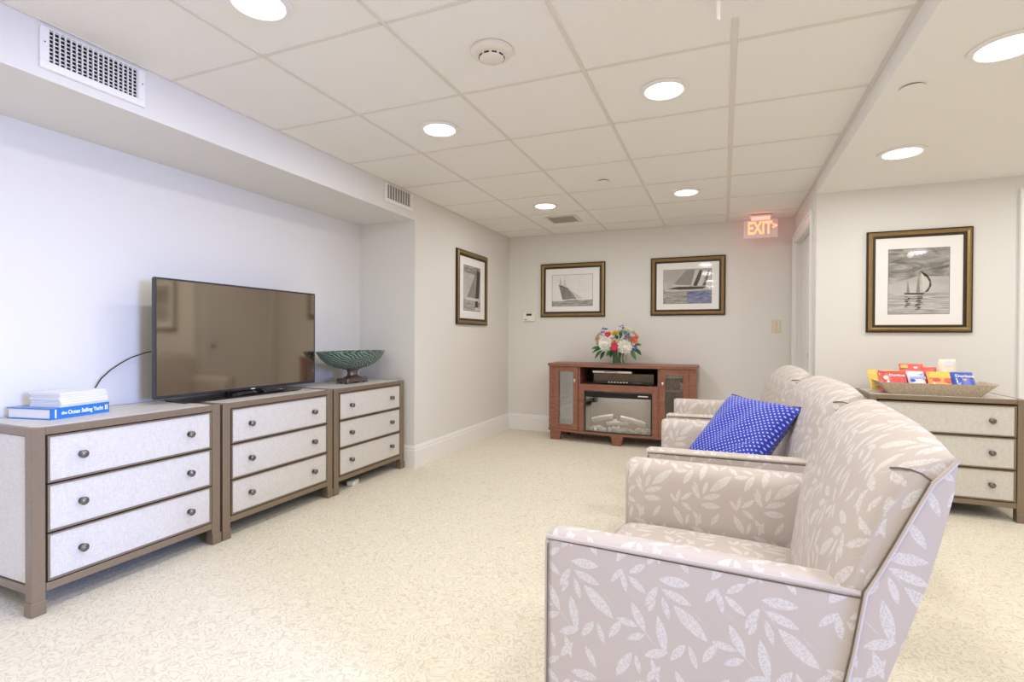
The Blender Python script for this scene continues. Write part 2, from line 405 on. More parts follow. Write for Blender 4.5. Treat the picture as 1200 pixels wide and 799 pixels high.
def B(name, a, b, mat, parent=None, bev=0.0, boxuv=False):
    return MB().box(a, b, 0, bev).build(name, mat, parent, boxuv)
def thing(name, label, cat, loc=(0, 0, 0), rz=0.0, group=None):
    o = bpy.data.objects.new(name, None); COL.objects.link(o); o.empty_display_size = 0.1
    o.location = loc; o.rotation_euler = (0, 0, rz); o['label'] = label; o['category'] = cat
    if group: o['group'] = group
    return o
def tag(o, label, cat, group=None):
    o['label'] = label; o['category'] = cat
    if group: o['group'] = group
    return o
def struct(o, label=None, cat=None):
    o['kind'] = 'structure'
    if label: o['label'] = label
    if cat: o['category'] = cat
    return o
def share(src, parent, loc=(0, 0, 0), rot=(0, 0, 0), name=None):
    o = src.copy(); COL.objects.link(o); o.parent = parent; o.location = loc; o.rotation_euler = rot
    return o
def text_mesh(body, size, ext=0.0006, bold=0.0, sx=1.0):
    cu = bpy.data.curves.new('lettering', 'FONT'); cu.body = body; cu.size = size; cu.extrude = ext; cu.offset = bold
    cu.align_x = 'CENTER'; cu.align_y = 'CENTER'; cu.resolution_u = 3
    t = bpy.data.objects.new('lettering', cu); COL.objects.link(t)
    dg = bpy.context.evaluated_depsgraph_get(); dg.update()
    me = bpy.data.meshes.new_from_object(t.evaluated_get(dg)); bpy.data.objects.remove(t); bpy.data.curves.remove(cu)
    if sx != 1.0:
        for v in me.vertices: v.co.x *= sx
    return me
def text_obj(name, body, size, mat, parent, mtx, bold=0.0, sx=1.0, ext=0.0006):
    me = text_mesh(body, size, ext, bold, sx); me.materials.clear(); me.materials.append(M[mat] if isinstance(mat, str) else mat)
    o = bpy.data.objects.new(name, me); COL.objects.link(o); o.parent = parent; o.matrix_local = mtx
    return o
def frame3(c, ex, ey, ez):
    m4 = Matrix((ex, ey, ez)).transposed().to_4x4(); m4.translation = c
    return m4

# ================================================================== STRUCTURE
struct(B('floor', (-3.1, YF - .1, -.08), (XE + .1, YB + .1, 0), 'carpet'), 'cream loop carpet with squiggly pattern')
struct(B('wall_left', (XR_REC - .1, YF - .1, 0), (XR_REC, YBUMP, H + .06), 'wall'), 'pale recessed wall behind the dressers and television')
struct(B('wall_left_column', (XR_REC - .1, YBUMP, 0), (XL, YB, H + .06), 'wall'), 'pale projecting wall with a narrow sailing picture')
struct(B('ceiling_bulkhead', (XR_REC, YF, ZBULK), (XL, YBUMP, H + .06), 'wall'), 'boxed bulkhead over the dressers with two air grilles')
struct(B('wall_back', (-3.02, YB, 0), (XS + .1, YB + .1, H + .06), 'wall'), 'pale back wall with two framed pictures')
struct(B('wall_right', (XS, YR, 0), (XE + .1, YR + .1, H + .06), 'wall'), 'pale wall behind the snack dresser')
# wall behind the camera
struct(B('wall_front', (-3.02, YF - .1, 0), (XE + .1, YF, H + .06), 'wall'))
# far right wall with the window opening
wy0, wy1, wz0, wz1 = -0.5, 0.4, 0.88, 1.92
mb = MB()
mb.box((XE, YF, 0), (XE + .1, wy0, H + .06)); mb.box((XE, wy1, 0), (XE + .1, YR, H + .06))
mb.box((XE, wy0, 0), (XE + .1, wy1, wz0)); mb.box((XE, wy0, wz1), (XE + .1, wy1, H + .06))
struct(mb.build('wall_right_end', 'wall'))
wn = bpy.data.objects.new('window_1', None); COL.objects.link(wn); struct(wn, 'white framed window letting in cool daylight')
for a, b in (((XE - .02, wy0 - .07, wz0 - .07), (XE + .04, wy0, wz1 + .07)), ((XE - .02, wy1, wz0 - .07), (XE + .04, wy1 + .07, wz1 + .07)),
             ((XE - .02, wy0, wz1), (XE + .04, wy1, wz1 + .07)), ((XE - .04, wy0, wz0 - .07), (XE + .04, wy1, wz0))):
    B('window_frame', a, b, 'trim', wn, .006)
B('window_pane', (XE + .05, wy0, wz0), (XE + .056, wy1, wz1), 'glass', wn)
# side wall (x = XS) with the door opening
dy0, dy1, dz = 4.60, 5.53, 1.985
mb = MB()
mb.box((XS, YR + .1, 0), (XS + .1, dy0, H + .06)); mb.box((XS, dy1, 0), (XS + .1, YB, H + .06)); mb.box((XS, dy0, dz), (XS + .1, dy1, H + .06))
struct(mb.build('wall_right_side', 'wall'), 'short side wall with a door below the exit sign')
def casing(root, rail, oy0, oy1, oz, wdt=.085, axis='y', face=XS, sgn=-1, dep=.018):
    """mitred look casing of two jambs and a head, each with a raised outer bead"""
    def bx(u0, u1, z0, z1, d, nm, par):
        if axis == 'y': a, b = (face, u0, z0), (face + sgn * d, u1, z1)
        else: a, b = (u0, face, z0), (u1, face + sgn * d, z1)
        return B(nm, a, b, 'trim', par, .003)
    for u0, u1, o in ((oy0 - wdt, oy0, -1), (oy1, oy1 + wdt, 1)):
        j = bx(u0, u1, 0, oz + wdt, dep, 'jamb_casing', root)
        e0, e1 = (u0, u0 + .02) if o < 0 else (u1 - .02, u1)
        bx(e0 - .0015 * (o < 0), e1 + .0015 * (o > 0), 0, oz + wdt + .0015, dep + .008, 'bead', j)
    hcs = bx(oy0, oy1, oz, oz + wdt, dep, 'head_casing', root)
    bx(oy0 - wdt + .021, oy1 + wdt - .021, oz + wdt - .02, oz + wdt + .0015, dep + .008, 'bead', hcs)
d1 = bpy.data.objects.new('door_1', None); COL.objects.link(d1); struct(d1, 'white door with casing in the side wall below the exit sign')
casing(d1, None, dy0, dy1, dz)
leaf = B('door_leaf', (XS + .045, dy0, .01), (XS + .085, dy1, dz), 'trim', d1, .003)
for z0, z1 in ((.2, .85), (1.0, 1.8)):
    for y0, y1 in ((dy0 + .12, dy0 + .42), (dy0 + .52, dy1 - .12)):
        B('door_panel', (XS + .040, y0, z0), (XS + .046, y1, z1), 'trim', leaf, .003)
MB().lathe([(0.0, .062), (.026, .055), (.03, .035), (.012, .02), (.012, 0), (.028, 0), (.028, -.006)], 16, axis='x', c=(0, 0, 0)).build('door_knob', 'nickel', leaf).matrix_local = Matrix.Translation((XS + .043, dy0 + .07, .95)) @ Matrix.Rotation(math.pi, 4, 'Z')
# second door on the right-hand wall, at the photo's right edge
x2a, x2b = 1.885, 2.72
d2 = bpy.data.objects.new('door_2', None); COL.objects.link(d2); struct(d2, 'white door casing at the right edge of the picture wall')
casing(d2, None, x2a, x2b, 1.972, axis='x', face=YR, wdt=.095)
leaf = B('door_leaf', (x2a, YR - .004, .01), (x2b, YR, 1.972), 'trim', d2)
for z0, z1 in ((.2, .85), (1.0, 1.8)):
    for y0, y1 in ((x2a + .1, x2a + .38), (x2a + .46, x2b - .1)):
        B('door_panel', (y0, YR - .009, z0), (y1, YR - .004, z1), 'trim', leaf, .003)

# baseboards: tall board with a moulded cap
def baseboard(name, segs):
    """segs: (x0,y0,x1,y1,nx,ny) runs with outward normal"""
    mb = MB()
    prof = [(0, 0), (.016, 0), (.016, .140), (.011, .148), (.013, .158), (.008, .170), (.004, .180), (0, .183)]
    for x0, y0, x1, y1, nx, ny, e0, e1 in segs:
        dx, dy = x1 - x0, y1 - y0; l = math.hypot(dx, dy); dx /= l; dy /= l
        r0 = [(x0 + nx * o - dx * e0 * o, y0 + ny * o - dy * e0 * o, z) for o, z in prof]
        r1 = [(x1 + nx * o + dx * e1 * o, y1 + ny * o + dy * e1 * o, z) for o, z in prof]
        mb.loft([r0, r1], smooth=False)
    return struct(mb.build(name, 'trim'))
baseboard('baseboard_left', [(XL, YBUMP, XL, YB, 1, 0, 1, -1), (XR_REC, YBUMP, XL, YBUMP, 0, -1, -1, 1)])
baseboard('baseboard_back', [(XL, YB, XS, YB, 0, -1, -1, -1)])
baseboard('baseboard_recess', [(XR_REC, YF, XR_REC, YBUMP, 1, 0, 0, -1)])
baseboard('baseboard_right', [(XS, YR, x2a - .1, YR, 0, -1, 1, 0), (XS, YR, XS, dy0 - .09, -1, 0, 1, 0)])

# ceilings
cl = B('ceiling', (XR_REC - .1, YF - .1, H + .014), (XS + .02, YB + .1, H + .06), 'ceil'); struct(cl, 'white suspended ceiling of square mineral tiles')
pc = B('ceiling_plaster', (XS, YF, HD), (XE, YR, H + .06), 'ceil'); struct(pc, 'smooth lower plaster ceiling on the right')
gx = [XL, -1.7904, -1.1830, -0.5757, 0.0317, XS]
gy = [YF] + [1.6084 + .6118 * j for j in range(-6, 7)] + [YB]
tcache = {}
for i in range(5):
    for j in range(len(gy) - 1):
        sx, sy = gx[i + 1] - gx[i] - .006, gy[j + 1] - gy[j] - .006
        key = (round(sx, 3), round(sy, 3))
        if key not in tcache:
            mb = MB(); mb.box((-sx / 2, -sy / 2, 0), (sx / 2, sy / 2, .012), 0, .0025)
            o = mb.build('ceiling_tile', 'tile', cl); tcache[key] = o
        else:
            o = tcache[key].copy(); COL.objects.link(o); o.parent = cl
        o.location = ((gx[i] + gx[i + 1]) / 2, (gy[j] + gy[j + 1]) / 2, H + .0015 + random.uniform(-.0005, .0005))
for x in gx[1:5]:
    wd = .012 if x > 0 else .009
    B('ceiling_tee', (x - wd, YF, H - .003), (x + wd, YB, H + .012), 'tee', cl, .001)
for y in gy[1:-1]:
    for i in range(5):
        B('ceiling_tee', (gx[i] + .012, y - .008, H - .0025), (gx[i + 1] - .012, y + .008, H + .012), 'tee', cl, .001)
B('edge_angle', (XL, YF, H - .004), (XL + .012, YB, H + .01), 'tee', cl)
B('edge_angle', (XS - .02, YF, H - .004), (XS, YB, H + .01), 'tee', cl)
B('edge_angle', (XL + .012, YB - .012, H - .004), (XS - .02, YB, H + .01), 'tee', cl)

# ================================================================== CEILING FITTINGS
def downlight(x, y, zc, label, r=.088, group=None, big=1.0):
    t = thing('recessed_downlight', label, 'ceiling light', (x, y, zc), 0, group)
    r *= big
    MB().lathe([(r + .024, 0.0), (r + .023, -.006), (r + .010, -.010), (r, -.008), (r - .003, -.002), (r + .002, 0.0)], 40).build('trim_ring', 'trim', t)
    MB().lathe([(0.0, -.003), (r * .6, -.0035), (r - .002, -.0025), (r, 0.0)], 40).build('lens', 'lens', t)
    area_light('lamp', (0, 0, -.012), (0, 0, 0), r * 2 * .95, DOWNLIGHT_W, (1.0, 0.98, 0.965), 'DISK', parent=t)
    return t
zt = H - .001
downlight(-1.519, 1.346, zt, 'round recessed downlight cut by the top edge of the photo')
downlight(-1.488, 2.541, zt, 'round recessed downlight nearest the left bulkhead, beyond the smoke detector')
downlight(-0.268, 2.529, zt, 'round recessed downlight right of the smoke detector')
downlight(-1.476, 4.370, zt, 'small far downlight beside the ceiling air register')
downlight(-0.286, 4.368, zt, 'far round downlight nearest the exit sign')
downlight(0.955, 2.437, HD - .001, 'largest round downlight in the plaster ceiling at the right edge', big=1.08)
downlight(0.942, 3.600, HD - .001, 'round downlight in the plaster ceiling above the square picture', big=1.08)
for x, y in ((-.28, 1.346), (-1.5, 0.0), (-.28, 0.0), (-1.5, -1.3), (-.28, -1.3)):
    downlight(x, y, zt, 'round recessed downlight in the ceiling outside the photographed view', group='downlights out of view')
for x, y in ((.95, 1.2), (.95, -.1), (2.2, 3.6), (2.2, 2.4), (2.2, 1.0)):
    downlight(x, y, HD - .001, 'round recessed downlight in the ceiling outside the photographed view', group='downlights out of view')

t = thing('smoke_detector', 'round off-white smoke detector on the tile ceiling', 'smoke detector', (-.884, 1.925, H - .001))
MB().lathe([(.085, 0), (.085, -.010), (.078, -.018), (.060, -.022), (.046, -.024)], 40).build('base', 'detector', t)
MB().lathe([(.052, -.022), (.050, -.034), (.044, -.038), (.0, -.039)], 32).build('sensor_cap', 'detector', t)
for k in range(10):
    a = 2 * math.pi * k / 10
    MB().box((-.010, -.0015, -.0275), (.010, .0015, -.0325), M4=Matrix.Rotation(a, 4, 'Z') @ Matrix.Translation((0, -.0508, 0))).build('slot', 'dark_void', t)
def sprinkler(x, y, z, label):
    t = thing('sprinkler_cover', label, 'sprinkler', (x, y, z))
    MB().lathe([(.044, -.006), (.043, -.0085), (.0, -.0095)], 32).build('cover_plate', 'ceil', t)
    MB().lathe([(.036, 0), (.036, -.006)], 24).build('escutcheon', 'seam', t)
sprinkler(-.84, 3.836, H - .001, 'flat round sprinkler cover plate on the tile ceiling')
sprinkler(.735, 2.68, HD, 'flat round sprinkler cover plate on the plaster ceiling')
# box fixture at the top edge
t = thing('ceiling_sensor_box', 'white plastic box fixture under the ceiling at the top edge', 'ceiling fixture', (.034, 1.80, H - .004))
B('housing', (-.064, -.15, -.075), (.064, .13, 0), 'whiteplastic', t, .012)
B('mount', (-.03, -.10, -.0), (.03, .10, .003), 'tee', t)

# louvred grilles on the bulkhead
def grille(y0, y1, z0, z1, nv, nh, label, border=.03, top=0.006, back='dark_void'):
    t = thing('air_grille', label, 'air vent', (XL, (y0 + y1) / 2, z0)); W, Hh = (y1 - y0), z1 - z0
    yy0, yy1 = -W / 2, W / 2
    B('backing', (.0005, yy0 + .01, .01), (.0015, yy1 - .01, Hh - .003), back, t)
    for a, b in (((0, yy0, 0), (.012, yy1, border)), ((0, yy0, Hh - top), (.012, yy1, Hh)), ((0, yy0, border), (.012, yy0 + border, Hh - top)), ((0, yy1 - border, border), (.012, yy1, Hh - top))):
        B('rim', a, b, 'trim', t, .003)
    iy0, iy1, iz0, iz1 = yy0 + border, yy1 - border, border, Hh - top
    for k in range(nv):
        y = iy0 + (iy1 - iy0) * (k + .75) / nv
        B('vertical_blade', (.004, y - .0020, iz0), (.0105, y + .0020, iz1), 'trim', t)
    for k in range(nh):
        z = iz0 + (iz1 - iz0) * (k + .8) / nh
        B('horizontal_blade', (.0018, iy0, z - .0018), (.0038, iy1, z + .0018), 'trim', t)
    for y in (yy0 + .014, yy1 - .014):
        MB().lathe([(.003, 0), (.003, .0012)], 8, axis='x', c=(.0119, y, Hh * .62)).build('screw', 'knob', t)
grille(1.112, 1.49, 2.080, 2.238, 17, 8, 'white louvred air grille with dark square openings on the bulkhead')
grille(3.222, 3.59, 2.100, 2.242, 9, 0, 'small far white air grille at the end of the bulkhead', back='grey_duct')
t = thing('ceiling_register', 'flat square air register in the tile ceiling beside a far downlight', 'air vent', (-1.475, 4.93, H - .001))
B('rim', (-.155, -.155, -.006), (.155, -.13, 0), 'tee', t); B('rim', (-.155, .13, -.006), (.155, .155, 0), 'tee', t)
B('rim', (-.155, -.13, -.006), (-.13, .13, 0), 'tee', t); B('rim', (.13, -.13, -.006), (.155, .13, 0), 'tee', t)
B('backing', (-.13, -.13, -.001), (.13, .13, 0), 'tee', t)
for k in range(10):
    y = -.117 + .026 * k
    MB().box((-.13, -.009, -.001), (.13, .009, .001), M4=Matrix.Translation((0, y, -.004)) @ Matrix.Rotation(math.radians(20), 4, 'X')).build('slat', 'tee', t)

# exit sign
M['exit_panel'] = P('exit_acrylic', (0.82, 0.72, 0.70), 0.2, emit=(1.0, 0.30, 0.26), estr=0.10)
M['exit_red'] = P('exit_letters_red', (0.9, 0.1, 0.06), 0.4, emit=(1.0, 0.36, 0.17), estr=2.0)
M['exit_led'] = P('exit_led_red', (0.9, 0.2, 0.2), 0.4, emit=(1.0, 0.09, 0.07), estr=7.0)
t = thing('exit_sign', 'pink glowing exit sign hanging from the ceiling with red letters', 'exit sign', (.318, 5.42, H - .004))
B('canopy', (-.10, -.03, -.018), (.10, .03, 0), 'whiteplastic', t, .004)
B('stem', (-.08, -.012, -.045), (.08, .012, -.018), 'exit_led', t, .002)
pn = B('panel', (-.147, -.006, -.216), (.147, .006, -.045), 'exit_panel', t, .002)
face = lambda x, z: frame3((x, -.0065, z), (1, 0, 0), (0, 0, 1), (0, -1, 0))
text_obj('lettering', 'EXIT', .165, 'exit_red', pn, face(-.008, -.128), bold=.004, sx=.62)
text_obj('arrow', '>', .075, 'exit_red', pn, face(.122, -.112), bold=.003)

# ================================================================== DRESSERS
def dresser(name, label, loc, rz, W, D, Hh=.724, group='matching linen fronted dressers'):
    """faces local -Y, front at y=0, x centred"""
    t = thing(name, label, 'dresser', loc, rz, group)
    pw = .046; hx = W / 2
    for sx in (-1, 1):
        for yy, fr in ((0, 1), (D - pw, 0)):
            x0, x1 = sorted((sx * hx, sx * (hx - pw)))
            p = B('corner_post', (x0, yy, .05), (x1, yy + pw, Hh - .0), 'bronze', t, .003)
            e = .004
            B('foot_cap', (x0 - (e if sx < 0 else -0.0), yy - (e if fr else 0), 0), (x1 + (e if sx > 0 else 0), yy + pw + (0 if fr else 0), .055), 'bronze', p, .002)
    # front, back and side rails
    B('top_rail', (-hx + pw, .002, Hh - .030), (hx - pw, .03, Hh - .001), 'bronze', t, .002)
    B('bottom_rail', (-hx + pw, .002, .083), (hx - pw, .03, .115), 'bronze', t, .002)
    B('top_rail', (-hx + pw, D - .03, Hh - .030), (hx - pw, D - .002, Hh - .001), 'bronze', t, .002)
    B('bottom_rail', (-hx + pw, D - .03, .083), (hx - pw, D - .002, .115), 'bronze', t, .002)
    for sx in (-1, 1):
        a, b = sorted((sx * (hx - .002), sx * (hx - .03)))
        B('side_rail', (a, pw, Hh - .030), (b, D - pw, Hh - .001), 'bronze', t, .002)
        B('side_rail', (a, pw, .083), (b, D - pw, .115), 'bronze', t, .002)
        a, b = sorted((sx * (hx - .009), sx * (hx - .02)))
        B('side_panel', (a, pw + .004, .118), (b, D - pw - .004, Hh - .033), 'linen', t, .002)
    B('top_panel', (-hx + .03, .03, Hh - .02), (hx - .03, D - .03, Hh + .0005), 'linen', t, .002)
    B('carcass', (-hx + .022, .024, .115), (hx - .022, D - .004, Hh - .031), 'gap', t)
    zs = [.1175, .3085, .5015, .6935]
    for k in range(3):
        z0, z1 = zs[k] + .0035, zs[k + 1] - .0035
        x0, x1 = -hx + pw + .0055, hx - pw - .0055
        d = B('drawer', (x0 + .007, .0035, z0 + .006), (x1 - .007, .022, z1 - .006), 'linen', t, .0015)
        mb = MB()
        for a, b in (((x0, -.001, z0), (x1, .02, z0 + .0065)), ((x0, -.001, z1 - .0065), (x1, .02, z1)), ((x0, -.001, z0 + .0065), (x0 + .0075, .02, z1 - .0065)), ((x1 - .0075, -.001, z0 + .0065), (x1, .02, z1 - .0065))):
            mb.box(a, b)
        mb.build('edge_trim', 'bronze', d)
        for sx in (-1, 1):
            kb = MB()
            kb.lathe([(.013, .0), (.013, .0025), (.006, .004), (.0055, .012), (.010, .015), (.0155, .019), (.0165, .023), (.013, .028), (.006, .0305), (.0, .031)], 20, axis='y', c=(sx * .29 * W, .0035, (z0 + z1) / 2))
            kb.build('knob', 'knob', d)
    return t
DXF = -2.437
R90 = math.pi / 2
dresser('dresser', 'nearest linen fronted dresser with bronze frame, books lying on top', (DXF, 1.523, 0), R90, .800, .475)
dresser('dresser', 'middle linen fronted dresser of the row, under the television', (DXF, 2.3505, 0), R90, .826, .475)
dresser('dresser', 'linen fronted dresser carrying the green pedestal bowl', (DXF, 3.190, 0), R90, .824, .475)
dresser('dresser', 'linen fronted dresser by the right wall, snack tray on top', (1.264, 3.95, 0), 0, .79, .425, .730)
TOP = .7245

# ================================================================== TELEVISION
M['screen'], _nt, _b = new_mat('tv_screen_glass')
_b.inputs['Base Color'].default_value = (0.012, 0.010, 0.008, 1); _b.inputs['Roughness'].default_value = 0.35
_g = _nt.nodes.new('ShaderNodeBsdfGlossy'); _g.inputs[0].default_value = (0.70, 0.61, 0.49, 1); _g.inputs['Roughness'].default_value = 0.06
_lw = _nt.nodes.new('ShaderNodeLayerWeight'); _lw.inputs[0].default_value = .5
_mr = _nt.nodes.new('ShaderNodeMapRange'); _mr.inputs[3].default_value = .36; _mr.inputs[4].default_value = .75
_mx = _nt.nodes.new('ShaderNodeMixShader')
_nt.links.new(_lw.outputs['Facing'], _mr.inputs[0]); _nt.links.new(_mr.outputs[0], _mx.inputs[0]); _nt.links.new(_b.outputs[0], _mx.inputs[1]); _nt.links.new(_g.outputs[0], _mx.inputs[2])
_nt.links.new(_mx.outputs[0], _nt.nodes['Material Output'].inputs[0])
# local frame: faces +X, origin on the dresser top under the screen centre
t = thing('television', 'large flat screen television with dark reflective screen on the dressers', 'television', (-2.70, 2.316, TOP))
w2, b0, b1 = .561, .028, .661
B('cabinet', (-.028, -w2, b0), (-.008, w2, b1), 'bezel', t, .006)
B('rear_bulge', (-.080, -w2 * .8, b0 + .05), (-.028, w2 * .8, b1 - .22), 'black', t, .012)
B('screen', (-.009, -w2 + .009, b0 + .016), (.0, w2 - .009, b1 - .009), 'screen', t)
for a, b in (((-.012, -w2, b1 - .010), (.002, w2, b1)), ((-.012, -w2, b0), (.002, w2, b0 + .017)), ((-.012, -w2, b0 + .017), (.002, -w2 + .010, b1 - .010)), ((-.012, w2 - .010, b0 + .017), (.002, w2, b1 - .010))):
    B('bezel', a, b, 'bezel', t, .0015)
st = MB(); st.prism([(-.10, -.44), (.075, -.46), (.10, -.30), (.105, .30), (.075, .36), (-.10, .36)], 0, .008, 'z')
sb = st.build('stand_base', 'blackgloss', t)
B('stand_neck', (-.05, -.12, .006), (-.02, .12, .10), 'black', t, .004)
B('status_light', (.0005, .02, b0 + .002), (.003, .05, b0 + .008), 'exit_panel', t)
# two remotes on the glossy base
def remote(loc, rz, label):
    t = thing('remote_control', label, 'remote control', loc, rz, 'remotes by the television stand')
    mb = MB()
    rings = []
    for k, s in enumerate((.75, .95, 1, 1, .95, .75)):
        y = (-.085, -.08, -.06, .06, .08, .085)[k]
        rings.append([(.022 * s * math.cos(a), y, .009 + .009 * s * math.sin(a)) for a in [2 * math.pi * q / 12 for q in range(12)]])
    mb.loft(rings); mb.build('body', 'blackgloss', t)
    for i in range(5):
        for j in range(2):
            B('button', (-.010 + j * .012, -.06 + i * .024, .0172), (-.002 + j * .012, -.05 + i * .024, .0192), 'bezel', t, .001)
remote((-2.625, 2.235, TOP + .0085), math.radians(8), 'black remote control left of its pair under the screen')
remote((-2.618, 2.440, TOP + .0085), math.radians(-4), 'black remote control right of its pair under the screen')

# power cable behind the books up to the television
pts = [(-2.90, 1.575, .73), (-2.90, 1.588, .81), (-2.90, 1.62, .865), (-2.90, 1.666, .908), (-2.895, 1.71, .94), (-2.89, 1.76, .968), (-2.87, 1.82, .992), (-2.84, 1.87, 1.004), (-2.82, 1.93, .99), (-2.815, 1.98, .94)]
tag(MB().tube(pts, .0032, 8).build('power_cable', 'black'), 'thin black cable arching from the books to the television', 'cable')
# white plug adaptor under the far dresser
t = thing('plug_adaptor', 'small white plug adaptor on the carpet under the far dresser', 'adaptor', (-2.50, 3.045, 0), math.radians(15))
B('body', (-.028, -.045, 0), (.028, .045, .034), 'whiteplastic', t, .006)
MB().tube([(-.02, .045, .015), (-.05, .10, .006), (-.12, .16, .005), (-.22, .2, .005)], .004, 6).build('cord', 'whiteplastic', t)

# ================================================================== BOOKS
t = thing('hardcover_book', 'thick blue hardcover book under the white booklets', 'book', (-2.645, 1.40, TOP), math.radians(11))
B('page_block', (-.232, -.124, .004), (-.006, .124, .044), 'paper', t, .002)
cv = MB(); cv.box((-.236, -.128, 0), (0, .128, .004)); cv.box((-.236, -.128, .044), (0, .128, .048)); cv.box((-.006, -.128, .004), (.0, .128, .044))
cv = cv.build('cover', 'bookblue', t)
sp = lambda y, z: frame3((.0006, y, z), (0, 1, 0), (0, 0, 1), (1, 0, 0))
text_obj('title', 'the', .018, 'white', cv, sp(-.074, .024), bold=.0004)
text_obj('title', 'Ocean Sailing Yacht', .0245, 'white', cv, sp(.020, .024), bold=.0006, sx=.80)
text_obj('subtitle', 'II', .03, 'white', cv, sp(.113, .024), bold=.0008)
B('spine_band', (.0002, -.112, .006), (.0008, -.106, .042), 'white', cv)
z = TOP + .0482
for k in range(6):
    th = (.010, .011, .010, .0105, .010, .011)[k]
    bk = thing('booklet', ['lowest white booklet in the stack on the blue book', 'second white booklet from the bottom of the stack', 'third white booklet from the bottom of the stack',
                           'fourth white booklet from the bottom of the stack', 'fifth white booklet, just below the top of the stack', 'topmost white booklet of the stack on the blue book'][k], 'booklet',
               (-2.645 + random.uniform(-.003, .003), 1.415 + random.uniform(-.004, .004), z), math.radians(11 + random.uniform(-1.2, 1.2)), 'white booklets')
    B('cover', (-.17, -.104, 0), (-.004, .104, .0008), 'booklet', bk); B('pages', (-.169, -.1035, .0008), (-.0045, .1035, th - .0012), 'paper', bk, .0015)
    B('cover', (-.17, -.104, th - .0012), (-.004, .104, th - .0003), 'booklet', bk)
    z += th

# ================================================================== PEDESTAL BOWL
def mat_bowl():
    m, nt, b = new_mat('green_carved_glaze'); N, L = nt.nodes, nt.links
    uv = N.new('ShaderNodeUVMap')
    n = N.new('ShaderNodeTexNoise'); n.inputs['Scale'].default_value = 3; L.new(uv.outputs[0], n.inputs['Vector'])
    wv = N.new('ShaderNodeTexWave'); wv.wave_type = 'BANDS'; wv.bands_direction = 'DIAGONAL'; wv.inputs['Scale'].default_value = 6.5; wv.inputs['Distortion'].default_value = 9.0; wv.inputs['Detail'].default_value = 1.5; wv.inputs['Detail Scale'].default_value = .7
    L.new(uv.outputs[0], wv.inputs['Vector'])
    cr = N.new('ShaderNodeValToRGB')
    e = cr.color_ramp.elements; e[0].color = (0.030, 0.045, 0.025, 1); e[1].color = (0.21, 0.31, 0.28, 1); e[1].position = .95
    k = e.new(.45); k.color = (0.085, 0.14, 0.105, 1)
    L.new(wv.outputs['Fac'], cr.inputs[0]); L.new(cr.outputs[0], b.inputs['Base Color'])
    b.inputs['Roughness'].default_value = 0.3
    bp = N.new('ShaderNodeBump'); bp.inputs['Strength'].default_value = .7; bp.inputs['Distance'].default_value = .006; L.new(wv.outputs['Fac'], bp.inputs['Height']); L.new(bp.outputs[0], b.inputs['Normal'])
    return m
M['bowl'] = mat_bowl()
M['pewter'] = P('aged_pewter', (0.23, 0.18, 0.165), 0.35, metal=0.8, noise=(30, .3))
t = thing('pedestal_bowl', 'oval green carved bowl on a pewter pedestal foot', 'bowl', (-2.655, 3.228, TOP), math.radians(3))
mb = MB(); seg = 64
prof = [(0.0, .104), (.25, .107), (.50, .124), (.72, .152), (.88, .188), (.965, .222), (1.0, .240), (.985, .243), (.94, .225), (.85, .192), (.68, .158), (.45, .134), (.2, .122), (0.0, .119)]
vs = []; fs = []; uvs = []
ax_, ay_ = .165, .365
for r, h in prof:
    for s in range(seg):
        a = 2 * math.pi * s / seg
        up = .004 * abs(math.sin(a)) ** 3 * (r ** 2)
        vs.append((ax_ * r * math.cos(a), ay_ * r * math.sin(a), h + up))
for i in range(len(prof) - 1):
    for s in range(seg):
        q = (s + 1) % seg
        fs.append((i * seg + s, i * seg + q, (i + 1) * seg + q, (i + 1) * seg + s))
        uvs.append([(s / seg * 4, prof[i][1] * 5), ((s + 1) / seg * 4, prof[i][1] * 5), ((s + 1) / seg * 4, prof[i + 1][1] * 5), (s / seg * 4, prof[i + 1][1] * 5)])
mb.add(vs, fs, 0, uvs, True); bw = mb.build('bowl_body', 'bowl', t, fix=True, sharp=60)
mb = MB(); rim = [(ax_ * math.cos(2 * math.pi * s / 48), ay_ * math.sin(2 * math.pi * s / 48), .2425) for s in range(48)]
mb.tube(rim, .0035, 6, closed=True); mb.build('rim_band', 'bowl', bw, boxuv=True)
MB().lathe([(.055, .040), (.058, .046), (.046, .055), (.036, .062), (.034, .080), (.037, .096), (.050, .110)], 28, sy=1.35).build('stem', 'pewter', t)
B('foot', (-.052, -.125, .012), (.052, .125, .042), 'pewter', t, .004)
for sx in (-1, 1):
    for sy in (-1, 1):
        B('foot_pad', (sx * .052, sy * .125, 0), (sx * .030, sy * .085, .013), 'pewter', t, .002)
B('leaf_emblem', (.1, -.03, 0), (.101, .03, .001), 'bowl', bw, boxuv=True) if False else None

